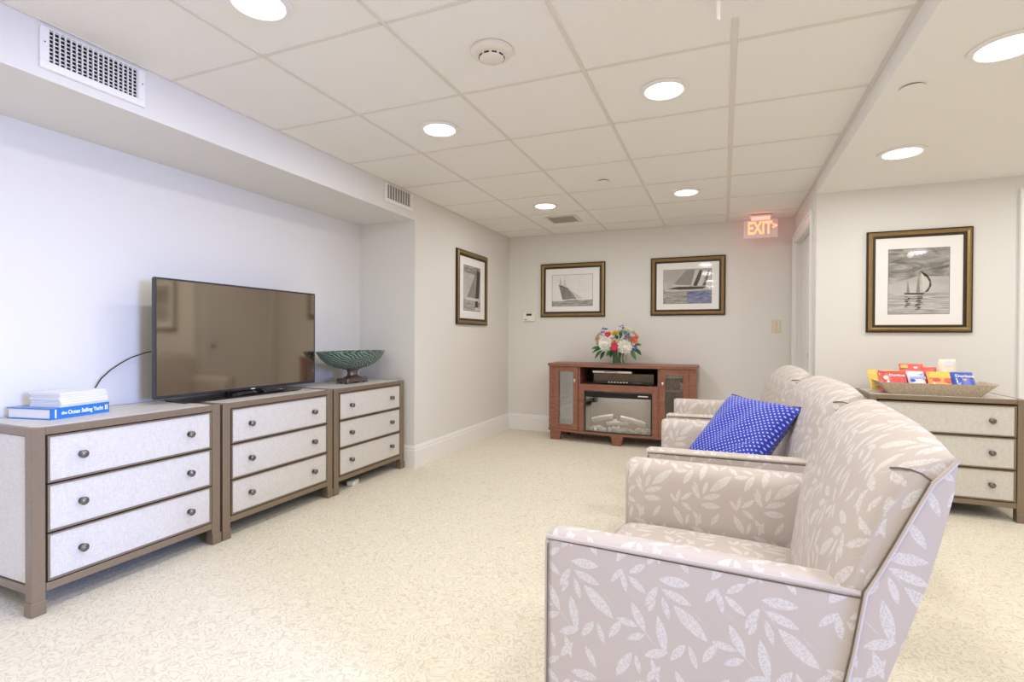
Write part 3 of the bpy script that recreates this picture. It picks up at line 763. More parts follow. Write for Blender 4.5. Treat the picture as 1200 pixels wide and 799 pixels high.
# ================================================================== WALL PICTURES
def ink(name, c, r=.8): M[name] = P(name, c, r); return name
for nm, c in (('ink_sky_white', (.74, .72, .69)), ('ink_sea', (.20, .185, .165)), ('ink_sea_light', (.48, .46, .43)), ('ink_sail', (.30, .275, .24)), ('ink_sail_dark', (.07, .06, .05)),
              ('ink_sail_pale', (.62, .60, .56)), ('ink_black', (.02, .018, .016)), ('ink_grey_sky', (.42, .40, .37)), ('ink_blue_sea', (.17, .20, .36))): ink(nm, c)
def art_mat(name, c_lo, c_mid, c_hi, scale, dist=1.0):
    """tonal photographic print: streaky noise along the horizon"""
    m, nt, b = new_mat(name); N, L = nt.nodes, nt.links
    tc = N.new('ShaderNodeTexCoord'); mp = N.new('ShaderNodeMapping'); mp.inputs['Scale'].default_value = scale; L.new(tc.outputs['Object'], mp.inputs[0])
    n = N.new('ShaderNodeTexNoise'); n.inputs['Scale'].default_value = 1; n.inputs['Detail'].default_value = 6; n.inputs['Distortion'].default_value = dist; L.new(mp.outputs[0], n.inputs['Vector'])
    cr = N.new('ShaderNodeValToRGB'); e = cr.color_ramp.elements; e[0].color = (*c_lo, 1); e[0].position = .3; e[1].color = (*c_hi, 1); e[1].position = .72
    k = e.new(.5); k.color = (*c_mid, 1)
    L.new(n.outputs['Fac'], cr.inputs[0]); L.new(cr.outputs[0], b.inputs['Base Color']); b.inputs['Roughness'].default_value = .8
    M[name] = m; return name
art_mat('print_sea_dark', (.03, .028, .025), (.16, .15, .135), (.60, .58, .54), (14, 1, 160))
art_mat('print_sea_mid', (.12, .11, .10), (.34, .325, .30), (.66, .64, .61), (12, 1, 120))
art_mat('print_reflection_blue', (.06, .07, .17), (.20, .23, .40), (.46, .48, .62), (14, 1, 130))  # bluish window reflection on the picture glass, coloured into the print
art_mat('print_cloud', (.10, .095, .085), (.30, .285, .26), (.55, .535, .50), (5, 1, 16), 2.0)
art_mat('print_haze', (.42, .405, .385), (.50, .485, .46), (.60, .585, .56), (3, 1, 7), 1.0)
art_mat('print_pale', (.78, .765, .74), (.83, .815, .79), (.86, .85, .83), (6, 1, 6))
art_mat('print_sailcloth', (.13, .12, .105), (.24, .225, .20), (.36, .34, .31), (60, 1, 4))
art_mat('print_water_glare', (.22, .21, .195), (.46, .445, .42), (.72, .70, .67), (7, 1, 110))

def picture(label, loc, rz, W, Hh, fw, pr, art, group=None):
    """faces local -Y; pr = print rect (x0,x1,z0,z1) from centre"""
    t = thing('framed_picture', label, 'picture', loc, rz, 'framed sailing pictures')
    hx, hz = W / 2, Hh / 2
    def ring(name, o, wd, y0, y1, mat, par, ridge=0.0):
        for k in range(4):
            # mitred rails
            ox, oz, ix, iz = hx - o, hz - o, hx - o - wd, hz - o - wd
            outer = [(-ox, -oz), (ox, -oz), (ox, oz), (-ox, oz)]; inner = [(-ix, -iz), (ix, -iz), (ix, iz), (-ix, iz)]
            a, b, c, d = outer[k], outer[(k + 1) % 4], inner[(k + 1) % 4], inner[k]
            mid0 = ((a[0] + d[0]) / 2, (a[1] + d[1]) / 2); mid1 = ((b[0] + c[0]) / 2, (b[1] + c[1]) / 2)
            mb = MB()
            vs = [(p[0], y0, p[1]) for p in (a, b, c, d)] + [(a[0], y1, a[1]), (b[0], y1, b[1]), (c[0], y1, c[1]), (d[0], y1, d[1]), (mid0[0], y1 - ridge, mid0[1]), (mid1[0], y1 - ridge, mid1[1])]
            fs = [(0, 3, 2, 1), (0, 1, 5, 4), (4, 5, 9, 8), (8, 9, 6, 7), (2, 3, 7, 6), (0, 4, 8, 7, 3), (1, 2, 6, 9, 5)]
            mb.add(vs, fs); mb.build(name, mat, par)
    ring('outer_bead', 0, fw * .20, 0, -.020, 'golddark', t, .003)
    ring('frame_rail', fw * .20, fw * .62, 0, -.022, 'gold', t, .007)
    ring('inner_lip', fw * .82, fw * .46, 0, -.0165, 'golddark', t, .001)
    B('edge_back', (-hx - .002, -.012, -hz - .002), (hx + .002, -.0005, hz + .002), 'golddark', t)
    iw = fw * 1.28
    B('mat_board', (-hx + iw, -.0130, -hz + iw), (hx - iw, -.0121, hz - iw), 'matboard', t)
    x0, x1, z0, z1 = pr
    B('print_border', (x0 - .0035, -.0134, z0 - .0035), (x1 + .0035, -.0129, z1 + .0035), 'ink_sea', t)
    pn = B('print', (x0, -.0138, z0), (x1, -.0133, z1), art[0], t)
    for k, (nm, mat, poly) in enumerate(art[1]):
        pts = [(x0 + u * (x1 - x0), z0 + v * (z1 - z0)) for u, v in poly]
        y = -.0139 - .00012 * k
        MB().prism(pts, y, y - .0001, 'y').build(nm, mat, pn)
    B('glass_pane', (-hx + iw, -.0158, -hz + iw), (hx - iw, -.0153, hz - iw), 'picglass', t)
    return t
def reflections(u0, u1, v0, v1, n):
    out = []
    for k in range(n):
        v = v0 + (v1 - v0) * k / n; c = (u0 + u1) / 2 + random.uniform(-.03, .03); hw = (u1 - u0) / 2 * random.uniform(.5, 1.1)
        out.append(('ripple', 'ink_sail_dark' if k % 2 else 'ink_sea', [(c - hw, v), (c + hw, v + .004), (c + hw * .7, v + .02), (c - hw * .8, v + .017)]))
    return out
# narrow picture on the left wall: tall dark sail
picture('narrow looking gilt framed sailing picture on the left wall', (XL + .001, 4.675, 1.568), R90, .675, .722, .046, (-.198, .170, -.222, .220), ('print_haze', [
    ('sea', 'print_sea_mid', [(0, 0), (1, 0), (1, .22), (0, .24)]), ('cloud', 'print_cloud', [(0, .86), (1, .80), (1, 1), (0, 1)]),
    ('mainsail', 'print_sailcloth', [(.20, .30), (.70, .28), (.74, .92)]), ('mast_sail', 'ink_sail_dark', [(.70, .28), (.92, .30), (1.0, .92), (.78, .95)]),
    ('hull', 'ink_sail_pale', [(.18, .24), (.85, .22), (.9, .29), (.12, .30)]), ('reflection', 'ink_sail_dark', [(.66, .05), (.88, .08), (.84, .24), (.68, .22)]), ('wake', 'ink_sail_pale', [(.62, .02), (.95, .02), (.98, .08), (.7, .09)])]))
# left picture on the back wall: white sky schooner
picture('gilt framed picture of a grey sailed schooner on white sky', (-1.580, YB - .001, 1.618), 0, .742, .604, .046, (-.234, .234, -.180, .170), ('print_pale', [
    ('sea', 'print_sea_mid', [(0, 0), (1, 0), (1, .19), (.5, .17), (0, .155)]),
    ('foresail', 'print_sailcloth', [(.26, .20), (.17, .66), (.20, .70), (.43, .55), (.56, .23)]), ('topsail', 'ink_sail_pale', [(.17, .68), (.21, .93), (.25, .66)]), ('main_topsail', 'ink_sail_pale', [(.28, .62), (.31, .92), (.36, .58)]),
    ('jib', 'ink_sail', [(.44, .52), (.62, .22), (.53, .22)]), ('flying_jib', 'ink_sail_pale', [(.36, .60), (.76, .24), (.64, .235)]), ('mast', 'ink_sail', [(.205, .7), (.21, .97), (.214, .7)]), ('gaff', 'ink_black', [(.16, .665), (.40, .56), (.40, .575), (.16, .685)]),
    ('hull', 'ink_sail_pale', [(.34, .16), (.72, .185), (.74, .21), (.30, .205)]), ('hull_shadow', 'ink_black', [(.36, .155), (.66, .175), (.66, .185), (.35, .165)])]))
# right picture on the back wall: dark sailed schooner
picture('gilt framed picture of a dark sailed schooner on choppy sea', (-.351, YB - .001, 1.622), 0, .731, .604, .046, (-.235, .234, -.180, .171), ('print_haze', [
    ('sea', 'print_sea_mid', [(0, 0), (1, 0), (1, .40), (.5, .36), (0, .40)]), ('window_reflection', 'print_reflection_blue', [(.5, 0), (1, 0), (1, .36), (.5, .34)]),  # blue lower right paints the window mirrored in the glass
    ('mainsail', 'ink_sail', [(.22, .58), (.48, .98), (.66, .99), (.58, .50), (.36, .54)]), ('foresail', 'ink_sail_pale', [(.58, .52), (.67, .98), (.74, .98), (.64, .50)]), ('staysail', 'ink_sail_dark', [(.62, .52), (.76, .97), (.82, .96), (.72, .50)]),
    ('jib', 'ink_sail_pale', [(.70, .50), (.84, .95), (.88, .92), (.80, .50)]), ('outer_jib', 'ink_sail_dark', [(.82, .50), (.93, .97), (.97, .93), (.88, .52)]),
    ('hull', 'ink_sail_dark', [(.08, .44), (.40, .40), (.82, .42), (.90, .48), (.35, .50)]), ('deck', 'ink_sail_pale', [(.16, .50), (.55, .49), (.58, .53), (.20, .56)]), ('foam', 'ink_sail_pale', [(.02, .36), (.5, .36), (.9, .38), (.5, .405), (.05, .40)])]))
# square picture on the right wall: sloop at dusk
sun = [(.36 + .055 * math.cos(a), .905 + .045 * math.sin(a)) for a in [2 * math.pi * k / 14 for k in range(14)]]
picture('gilt framed picture of a lone sloop under a cloudy sun', (1.247, YR - .001, 1.488), 0, .600, .712, .040, (-.170, .174, -.228, .224), ('print_haze', [
    ('cloud', 'print_cloud', [(0, .66), (1, .80), (1, 1), (0, 1)]), ('cloud', 'print_cloud', [(0, .46), (.5, .58), (1, .56), (1, .84), (.4, .76), (0, .68)]), ('sun', 'ink_sail_pale', sun),
    ('sea', 'print_water_glare', [(0, 0), (1, 0), (1, .315), (0, .315)]),
    ('mainsail', 'ink_sail', [(.46, .325), (.51, .66), (.53, .325)]), ('spinnaker_edge', 'ink_sail_dark', [(.53, .66), (.63, .60), (.70, .52), (.715, .43), (.66, .34), (.60, .32), (.67, .40), (.685, .48), (.64, .555)]), ('spinnaker_head', 'ink_black', [(.53, .66), (.64, .60), (.68, .55), (.58, .58)]),
    ('spinnaker', 'ink_sail_pale', [(.54, .64), (.60, .57), (.67, .50), (.67, .42), (.58, .33)]), ('mizzen', 'ink_sail', [(.30, .315), (.325, .52), (.36, .315)]), ('hull', 'ink_sail_dark', [(.27, .30), (.58, .295), (.61, .32), (.26, .322)])]
    + reflections(.28, .36, .10, .28, 7) + reflections(.45, .56, .06, .28, 9)))

# thermostat and switch
t = thing('thermostat', 'small white wall thermostat left of the schooner picture', 'thermostat', (-2.095, YB, 1.318))
B('body', (-.075, -.026, -.052), (.075, 0, .052), 'whiteplastic', t, .008)
B('display', (-.03, -.0275, .014), (.035, -.0255, .038), 'bezel', t); B('button', (-.05, -.028, -.034), (-.025, -.0255, -.026), 'bezel', t)
t = thing('light_switch', 'almond light switch plate on the back wall near the door', 'light switch', (.477, YB, 1.20))
B('plate', (-.040, -.006, -.062), (.040, 0, .062), 'almond', t, .003)
B('toggle', (-.006, -.020, -.004), (.006, -.005, .016), 'almond', t, .002)
for z in (-.035, .035): MB().lathe([(.004, 0), (.004, .0075), (.0, .008)], 8, axis='y', c=(0, 0, z)).build('screw', 'knob', t)
t = thing('wall_outlet', 'white wall outlet seen through the left glass door', 'outlet', (-1.66, YB, .40))
B('plate', (-.057, -.005, -.037), (.057, 0, .037), 'whiteplastic', t, .002)
for x in (-.022, .022):
    s = B('socket', (x - .015, -.007, -.014), (x + .015, -.004, .014), 'almond', t, .002)
    for dz_ in (-.006, .006): B('slot', (x - .004, -.0075, dz_ - .001), (x + .004, -.0068, dz_ + .001), 'dark_void', s)

# ================================================================== FIREPLACE CABINET
FX, FY = -.977, YB - .02
HWc = .7375
def yf(x): return -.395 - .085 * (1 - (x / HWc) ** 2)
def cbox(mb, x0, x1, z0, z1, o0, o1, n=6, mi=0):
    rings = []
    for k in range(n + 1):
        x = x0 + (x1 - x0) * k / n; y = yf(x)
        rings.append([(x, y + o0, z0), (x, y + o1, z0), (x, y + o1, z1), (x, y + o0, z1)])
    return mb.loft(rings, smooth=False, mi=mi)
def cpart(name, x0, x1, z0, z1, o0, o1, mat, par, n=6): return cbox(MB(), x0, x1, z0, z1, o0, o1, n).build(name, mat, par)
fp = thing('fireplace_cabinet', 'cherry wood media cabinet with built-in electric fireplace', 'cabinet', (FX, FY, 0))
def slab(name, z0, z1, over, mat='cherry'):
    n = 16; pts = [(-HWc - over, 0)] + [(-HWc - over + (2 * (HWc + over)) * k / n, yf((-HWc + 2 * HWc * k / n)) - over) for k in range(n + 1)] + [(HWc + over, 0)]
    return MB().prism(pts, z0, z1, 'z').build(name, mat, fp)
slab('top', .782, .810, .012)
slab('base_plinth', .100, .122, .004)
for sx in (-1, 1):
    a, b = sorted((sx * HWc, sx * (HWc - .02)))
    B('side_panel', (a, -.385, .122), (b, 0, .782), 'cherry', fp)
    a, b = sorted((sx * HWc, sx * .674))
    cpart('corner_post', a, b, .122, .782, 0, .03, 'cherry', fp, 3)
    a, b = sorted((sx * .388, sx * .406))
    B('divider', (a, yf(.39) + .012, .122), (b, -.01, .782), 'cherry', fp)
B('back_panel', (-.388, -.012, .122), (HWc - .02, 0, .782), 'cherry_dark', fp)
cpart('shelf', -.388, .388, .586, .606, .002, .40, 'cherry', fp)
# firebox surround and insert
sur = MB(); cbox(sur, -.388, .388, .540, .586, .006, .03); cbox(sur, -.388, -.338, .122, .540, .006, .03, 2); cbox(sur, .338, .388, .122, .540, .006, .03, 2)
sur.build('firebox_surround', 'cherry', fp)
fb = MB(); cbox(fb, -.338, .338, .528, .540, -.002, .03); cbox(fb, -.338, .338, .122, .134, -.002, .03); cbox(fb, -.338, -.326, .134, .528, -.002, .03, 2); cbox(fb, .326, .338, .134, .528, -.002, .03, 2)
fb = fb.build('firebox_frame', 'blackgloss', fp)
cpart('vent_band', -.326, .326, .478, .528, .006, .02, 'black', fb)
for k in range(5): cpart('vent_slot', -.31, .31, .486 + .008 * k, .489 + .008 * k, .004, .007, 'dark_void', fb)
B('control_strip', (.20, yf(.25) + .001, .500), (.30, yf(.25) + .006, .512), 'nickel', fb)
cpart('firebox_glass', -.326, .326, .134, .478, .010, .014, 'fireglass', fp, 10)
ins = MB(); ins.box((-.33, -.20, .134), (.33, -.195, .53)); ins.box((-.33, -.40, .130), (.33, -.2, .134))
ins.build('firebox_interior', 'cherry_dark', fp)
area_light('firebox_fill_light', (0, -.335, .472), (0, 0, 0), .5, 1.3, (1, .97, .95), 'RECTANGLE', .05, parent=fp)  # fill light added to brighten the logs; the fireplace is off
M['birch'] = P('white_birch_log', (0.86, 0.84, 0.82), 0.8, noise=(30, .22, (1, 8, 8)), bump=(60, .6), emit=(1, .97, .95), estr=0.0)
M['crystal'] = P('white_ember_crystal', (0.84, 0.85, 0.87), 0.3)
def log(p0, p1, r):
    n = 9; pts = []; rr = []
    for k in range(n):
        f = k / (n - 1); p = Vector(p0).lerp(Vector(p1), f); pts.append(p + Vector((0, 0, .006 * math.sin(3 * f)))); rr.append(r * random.uniform(.9, 1.08))
    return MB().tube(pts, rr, 12).build('log', 'birch', fp)
log((-.27, -.40, .235), (-.06, -.36, .275), .026); log((.02, -.37, .268), (.27, -.405, .215), .028); log((-.12, -.40, .205), (.10, -.385, .215), .020); log((-.02, -.36, .24), (-.10, -.39, .20), .016)
for k in range(46):
    x = random.uniform(-.30, .30); y = yf(x) + random.uniform(.03, .16); s = random.uniform(.012, .024)
    mm = Matrix.Translation((x, y, .134 + s * .9)) @ Matrix.Rotation(random.uniform(0, 3), 4, Vector((random.random(), random.random(), random.random() + .1)).normalized())
    MB().box((-s, -s * .8, -s * .7), (s, s * .8, s * .7), 0, s * .35, M4=mm).build('ember_crystal', 'crystal', fp)
# doors
for sx in (-1, 1):
    x0, x1 = sorted((sx * .672, sx * .408)); z0, z1 = .126, .778
    d = MB(); fwid = .050
    cbox(d, x0, x1, z1 - fwid, z1, -.004, .018, 4); cbox(d, x0, x1, z0, z0 + fwid, -.004, .018, 4); cbox(d, x0, x0 + fwid, z0 + fwid, z1 - fwid, -.004, .018, 2); cbox(d, x1 - fwid, x1, z0 + fwid, z1 - fwid, -.004, .018, 2)
    d = d.build('door', 'cherry', fp)
    cpart('door_glass', x0 + fwid, x1 - fwid, z0 + fwid, z1 - fwid, .006, .009, 'doorglass', d, 4)
    kx = sx * .437
    kb = MB(); kb.lathe([(.004, 0), (.004, .010), (.009, .014), (.010, .024), (.004, .028), (0, .0285)], 14, axis='y', c=(kx, yf(kx) - .004, .640), sy=1.7); kb.build('knob', 'nickel', d)
# glass shelf left, wood shelf right
B('glass_shelf', (-.715, yf(.6) + .03, .570), (-.408, -.01, .578), 'glass', fp)
B('inner_shelf', (.408, yf(.6) + .03, .556), (.715, -.014, .574), 'cherry', fp)
for cx in (-.66, 0.0, .66):
    y0 = yf(cx); a = .062; b = .040
    if cx: y0 += .012
    v = [(cx - a, y0, .1), (cx + a, y0, .1), (cx + a, y0 + .09, .1), (cx - a, y0 + .09, .1), (cx - b, y0 + .008, 0), (cx + b, y0 + .008, 0), (cx + b, y0 + .07, 0), (cx - b, y0 + .07, 0)]
    if cx < 0: v = [(p[0] + (.0 if i % 4 in (1, 2) else (cx - a) - p[0] if i >= 4 else 0), p[1], p[2]) for i, p in enumerate(v)]
    if cx > 0: v = [(p[0] + (0 if i % 4 in (0, 3) else (cx + a) - p[0] if i >= 4 else 0), p[1], p[2]) for i, p in enumerate(v)]
    MB().add(v, [(0, 1, 2, 3), (7, 6, 5, 4), (0, 4, 5, 1), (1, 5, 6, 2), (2, 6, 7, 3), (3, 7, 4, 0)]).build('foot', 'cherry', fp)
for cx in (-.66, .66): B('rear_foot', (cx - .05, -.08, 0), (cx + .05, -.01, .1), 'cherry', fp)
# media boxes on the shelf
M['smoked'] = P('smoked_brown_plastic', (0.10, 0.075, 0.05), 0.25, noise=(18, .4))
t = thing('receiver_box', 'wide brown black receiver in the open shelf of the cabinet', 'receiver', (FX + .045, FY, .606))
B('body', (-.30, -.40, .012), (.30, -.10, .115), 'smoked', t, .003); B('front_panel', (-.30, -.405, .012), (.30, -.40, .040), 'black', t)
for k in range(7): B('button', (-.15 + .03 * k, -.4075, .020), (-.132 + .03 * k, -.405, .030), 'nickel', t)
B('display', (.09, -.4075, .018), (.18, -.405, .032), 'bezel', t)
for sx in (-.26, .26): B('foot', (sx - .02, -.38, 0), (sx + .02, -.14, .012), 'black', t)
t = thing('disc_player', 'slim silver disc player lying on the receiver', 'disc player', (FX - .07, FY, .7215))
B('body', (-.20, -.39, 0), (.20, -.15, .022), 'nickel', t, .002); B('disc_tray', (-.08, -.3915, .009), (.06, -.39, .016), 'bezel', t)
# cases and wooden box behind the right door
cc = [(.22, .03, .02), (.05, .03, .04), (.30, .06, .03), (.04, .02, .02), (.24, .05, .03)]
for k in range(5):
    M['case%d' % k] = P('case_%d' % k, cc[k], .35)
    t = thing('disc_case', ['dark red leaning disc case beside the divider behind the glass door', 'second leaning disc case, brown black', 'third leaning disc case, brighter red', 'fourth leaning disc case, near black', 'fifth leaning disc case, red, nearest the wooden box'][k],
              'disc case', (FX + .455 + .024 * k, FY - .20, .575), 0, 'disc cases behind the glass door')
    mm = Matrix.Rotation(math.radians(17), 4, 'Y')
    MB().box((-.007, -.13, .004), (.007, 0, .166), M4=mm).build('case', 'case%d' % k, t)
    MB().box((-.0035, -.1315, .02), (.0035, -.1298, .15), M4=mm).build('spine_label', 'gold', t)
t = thing('wooden_box', 'small tan wooden box beside the leaning cases', 'box', (FX + .645, FY - .22, .5745))
B('box_body', (-.055, -.11, 0), (.055, .05, .05), 'almond', t, .002); B('lid', (-.057, -.112, .05), (.057, .052, .064), 'almond', t, .002)

# ================================================================== FLOWERS
BX, BY, BZ = -1.015, 5.36, .8105
t = thing('glass_vase', 'clear square glass vase holding the flowers', 'vase', (BX, BY, BZ), math.radians(10))
vz = MB()
for sx in (-1, 1):
    vz.box((sx * .085, -.085, 0), (sx * .081, .085, .135)); vz.box((-.081, sx * .085, 0), (.081, sx * .081, .135))
vz.box((-.081, -.081, 0), (.081, .081, .008)); vz.build('glass_body', 'vaseglass', t)
M['water'] = mat_glass('vase_water', (0.97, 0.99, 0.97), 0.01, edge=.1)
B('water', (-.0805, -.0805, .0085), (.0805, .0805, .095), 'water', t)
M['stemg'] = P('stem_green', (0.05, 0.13, 0.03), .5); M['leafg'] = P('leaf_green', (0.035, 0.17, 0.035), .45, noise=(25, .4)); M['leafd'] = P('leaf_dark', (0.02, 0.085, 0.03), .45, noise=(25, .4))
for nm, c in (('fl_white', (.86, .85, .80)), ('fl_cream', (.80, .80, .66)), ('fl_yellow', (.84, .66, .22)), ('fl_peach', (.84, .55, .26)), ('fl_red', (.66, .03, .035)), ('fl_pink', (.70, .035, .12)), ('fl_orange', (.74, .15, .08)), ('fl_blue', (.13, .15, .40)), ('fl_heart', (.30, .22, .03)), ('fl_lilac', (.34, .30, .55))):
    M[nm] = P(nm, c, .6, sheen=.2, noise=(60, .15))
bq = thing('bouquet', 'mixed bouquet of white, yellow, red and blue flowers in the vase', 'bouquet', (BX, BY, BZ))
for k in range(26):
    a = random.uniform(0, 6.28); r0 = random.uniform(.0, .065); r1 = r0 + .02
    MB().tube([(r0 * math.cos(a + .4), r0 * math.sin(a + .4), .010), (r0 * .95 * math.cos(a), r0 * .95 * math.sin(a), .07), (min(.07, r1) * math.cos(a), min(.07, r1) * math.sin(a), .135), (1.3 * r1 * math.cos(a), 1.3 * r1 * math.sin(a), .19)], .0065, 6).build('stem', 'stemg', bq)
def petal(mb, M4, l, w_, cup, curl, mi=0):
    pts = []
    for i, (f, ww) in enumerate(((0, .25), (.35, .85), (.7, 1.0), (1.0, .35))):
        y = l * f; zz = curl * l * f * f
        pts += [(-w_ * ww, y, zz + cup * w_ * ww), (0, y * 1.03, zz), (w_ * ww, y, zz + cup * w_ * ww)]
    fs = []
    for i in range(3):
        for j in range(2): a = i * 3 + j; fs.append((a, a + 1, a + 4, a + 3))
    mb.add([M4 @ Vector(p) for p in pts], fs, mi, smooth=True)
def orient(pos, dirv):
    q = Vector(dirv).normalized().to_track_quat('Z', 'Y'); return Matrix.Translation(pos) @ q.to_matrix().to_4x4()
def lay_dome(layers): return layers[0][0] == 12
def blossom(pos, dirv, r, mat, layers, heart=None, name='blossom'):
    m4 = orient(pos, dirv); mb = MB()
    for (n, l, ww, elev, curl) in layers:
        for k in range(n):
            a = 2 * math.pi * (k + random.uniform(-.15, .15)) / n + random.random() * .2
            mm = m4 @ Matrix.Rotation(a, 4, 'Z') @ Matrix.Rotation(math.radians(elev + random.uniform(-6, 6)), 4, 'X')
            petal(mb, mm, l * r, ww * r, .35, curl)
    if lay_dome(layers): mb.lathe([(r * .55, 0), (r * .52, r * .30), (r * .34, r * .52), (r * .12, r * .60), (0, r * .61)], 12, M4=m4)
    o = mb.build(name, mat, bq, fix=False)
    if heart:
        MB().lathe([(r * .26, .0), (r * .24, r * .12), (r * .1, r * .18), (0, r * .19)], 12, M4=m4).build('flower_heart', heart, o)
    return o
MUM = [(12, 1.0, .30, 8, .10), (11, .95, .30, 28, .15), (10, .85, .28, 48, .10), (8, .75, .26, 66, 0), (6, .65, .22, 80, 0)]
ROSE = [(6, .95, .50, 20, .35), (6, .9, .48, 42, .3), (5, .85, .42, 62, .2), (4, .8, .34, 78, .1)]
GERB = [(16, 1.0, .16, 8, .05), (14, .8, .15, 18, .05), (12, .5, .13, 30, 0)]
def bp(u, v, d): return Vector(((u - 725) * .00885, d, .97 - BZ + (408 - v) * .0090))
def dv(p): return Vector((p.x, -abs(p.y) - .12, (p.z - .16) * .9 + .02))
for u, v, d, r, mat, lay, heart in (
    (714.3, 402.5, -.10, .078, 'fl_white', MUM, None), (735, 406, -.10, .076, 'fl_white', MUM, None), (724.7, 405.5, -.135, .046, 'fl_pink', GERB, 'fl_red'),
    (715.5, 392.5, -.07, .042, 'fl_red', GERB, 'fl_orange'), (723.8, 392, -.06, .048, 'fl_yellow', ROSE, None), (704.2, 396.5, -.03, .046, 'fl_peach', ROSE, None),
    (744.8, 398, -.05, .044, 'fl_orange', GERB, 'fl_pink'), (735.6, 388.5, -.0, .055, 'fl_cream', MUM, None), (743, 391, .01, .045, 'fl_cream', ROSE, None), (705, 391, .03, .04, 'fl_white', ROSE, None),
    (703, 402, .0, .035, 'fl_white', ROSE, None), (746, 395, -.01, .035, 'fl_peach', ROSE, None), (728, 388, .04, .05, 'fl_white', MUM, None), (724, 400, -.10, .030, 'fl_yellow', ROSE, None),
    (715, 398, .10, .06, 'fl_white', MUM, None), (735, 398, .10, .06, 'fl_yellow', MUM, None), (725, 404, .12, .06, 'fl_cream', MUM, None)):
    p = bp(u, v, d); q = dv(p)
    if d > .05: q = Vector((p.x, .25, .05))
    blossom(p, q, r, mat, lay, heart)
for u, v, d, n, mat in ((711, 387.5, -.03, 12, 'fl_blue'), (709, 390, -.05, 8, 'fl_lilac'), (738, 393, -.08, 12, 'fl_blue'), (745, 408, -.07, 12, 'fl_blue'), (731, 384.5, .0, 6, 'fl_blue'), (738, 397, -.09, 6, 'fl_lilac')):
    p = bp(u, v, d); mb = MB()
    for k in range(n):
        q = p + Vector((random.uniform(-.026, .026), random.uniform(-.026, .01), random.uniform(-.03, .03))); m4 = orient(q, dv(p) + Vector((random.uniform(-.08, .08), 0, random.uniform(-.08, .08))))
        for j in range(5): petal(mb, m4 @ Matrix.Rotation(j * 1.2566, 4, 'Z') @ Matrix.Rotation(.35, 4, 'X'), .013, .0055, .2, .1)
    mb.build('delphinium_cluster', mat, bq, fix=False)
def leafblade(p, dirv, l, w_, mat):
    d = Vector(dirv).normalized(); side = d.cross(Vector((0, -.6, .8))).normalized(); nn = side.cross(d)
    pts = []
    for f, ww in ((0, .08), (.2, .7), (.45, 1), (.7, .8), (.9, .35), (1, .03)):
        c = Vector(p) + d * (l * f) - Vector((0, 0, l * .25 * f * f))
        pts += [c - side * (w_ * ww) + nn * (.25 * w_ * ww), c, c + side * (w_ * ww) + nn * (.25 * w_ * ww)]
    fs = [(i * 3 + j, i * 3 + j + 1, i * 3 + j + 4, i * 3 + j + 3) for i in range(5) for j in range(2)]
    MB().add(pts, fs, smooth=True).build('leaf', mat, bq, fix=False)
for u, v, d, du, dvv, l, mat in ((708, 407, -.05, -1, .1, .11, 'leafg'), (708, 408, -.07, -1, -.25, .10, 'leafg'), (709, 410, -.08, -.8, -.7, .10, 'leafg'), (712, 411, -.08, -.5, -.8, .08, 'leafd'), (704, 408, -.02, -1, .25, .08, 'leafg'),
                                (742, 408, -.06, 1, -.2, .10, 'leafd'), (742, 410, -.08, .6, -.8, .09, 'leafg'), (745, 404, -.03, 1, .3, .08, 'leafg'), (730, 394, -.07, .1, 1, .07, 'leafg'), (729, 397, -.09, .5, .8, .08, 'leafg'), (727, 397, -.09, -.3, .8, .06, 'leafd'),
                                (718, 411, -.09, .2, -.5, .06, 'leafd'), (746, 408, -.04, .9, -.6, .08, 'leafd'), (720, 410, -.10, -.4, -.4, .07, 'leafg'), (733, 392, -.04, .6, .9, .06, 'leafd')):
    leafblade(bp(u, v, d), (du, -.25, dvv), l, .023, mat)

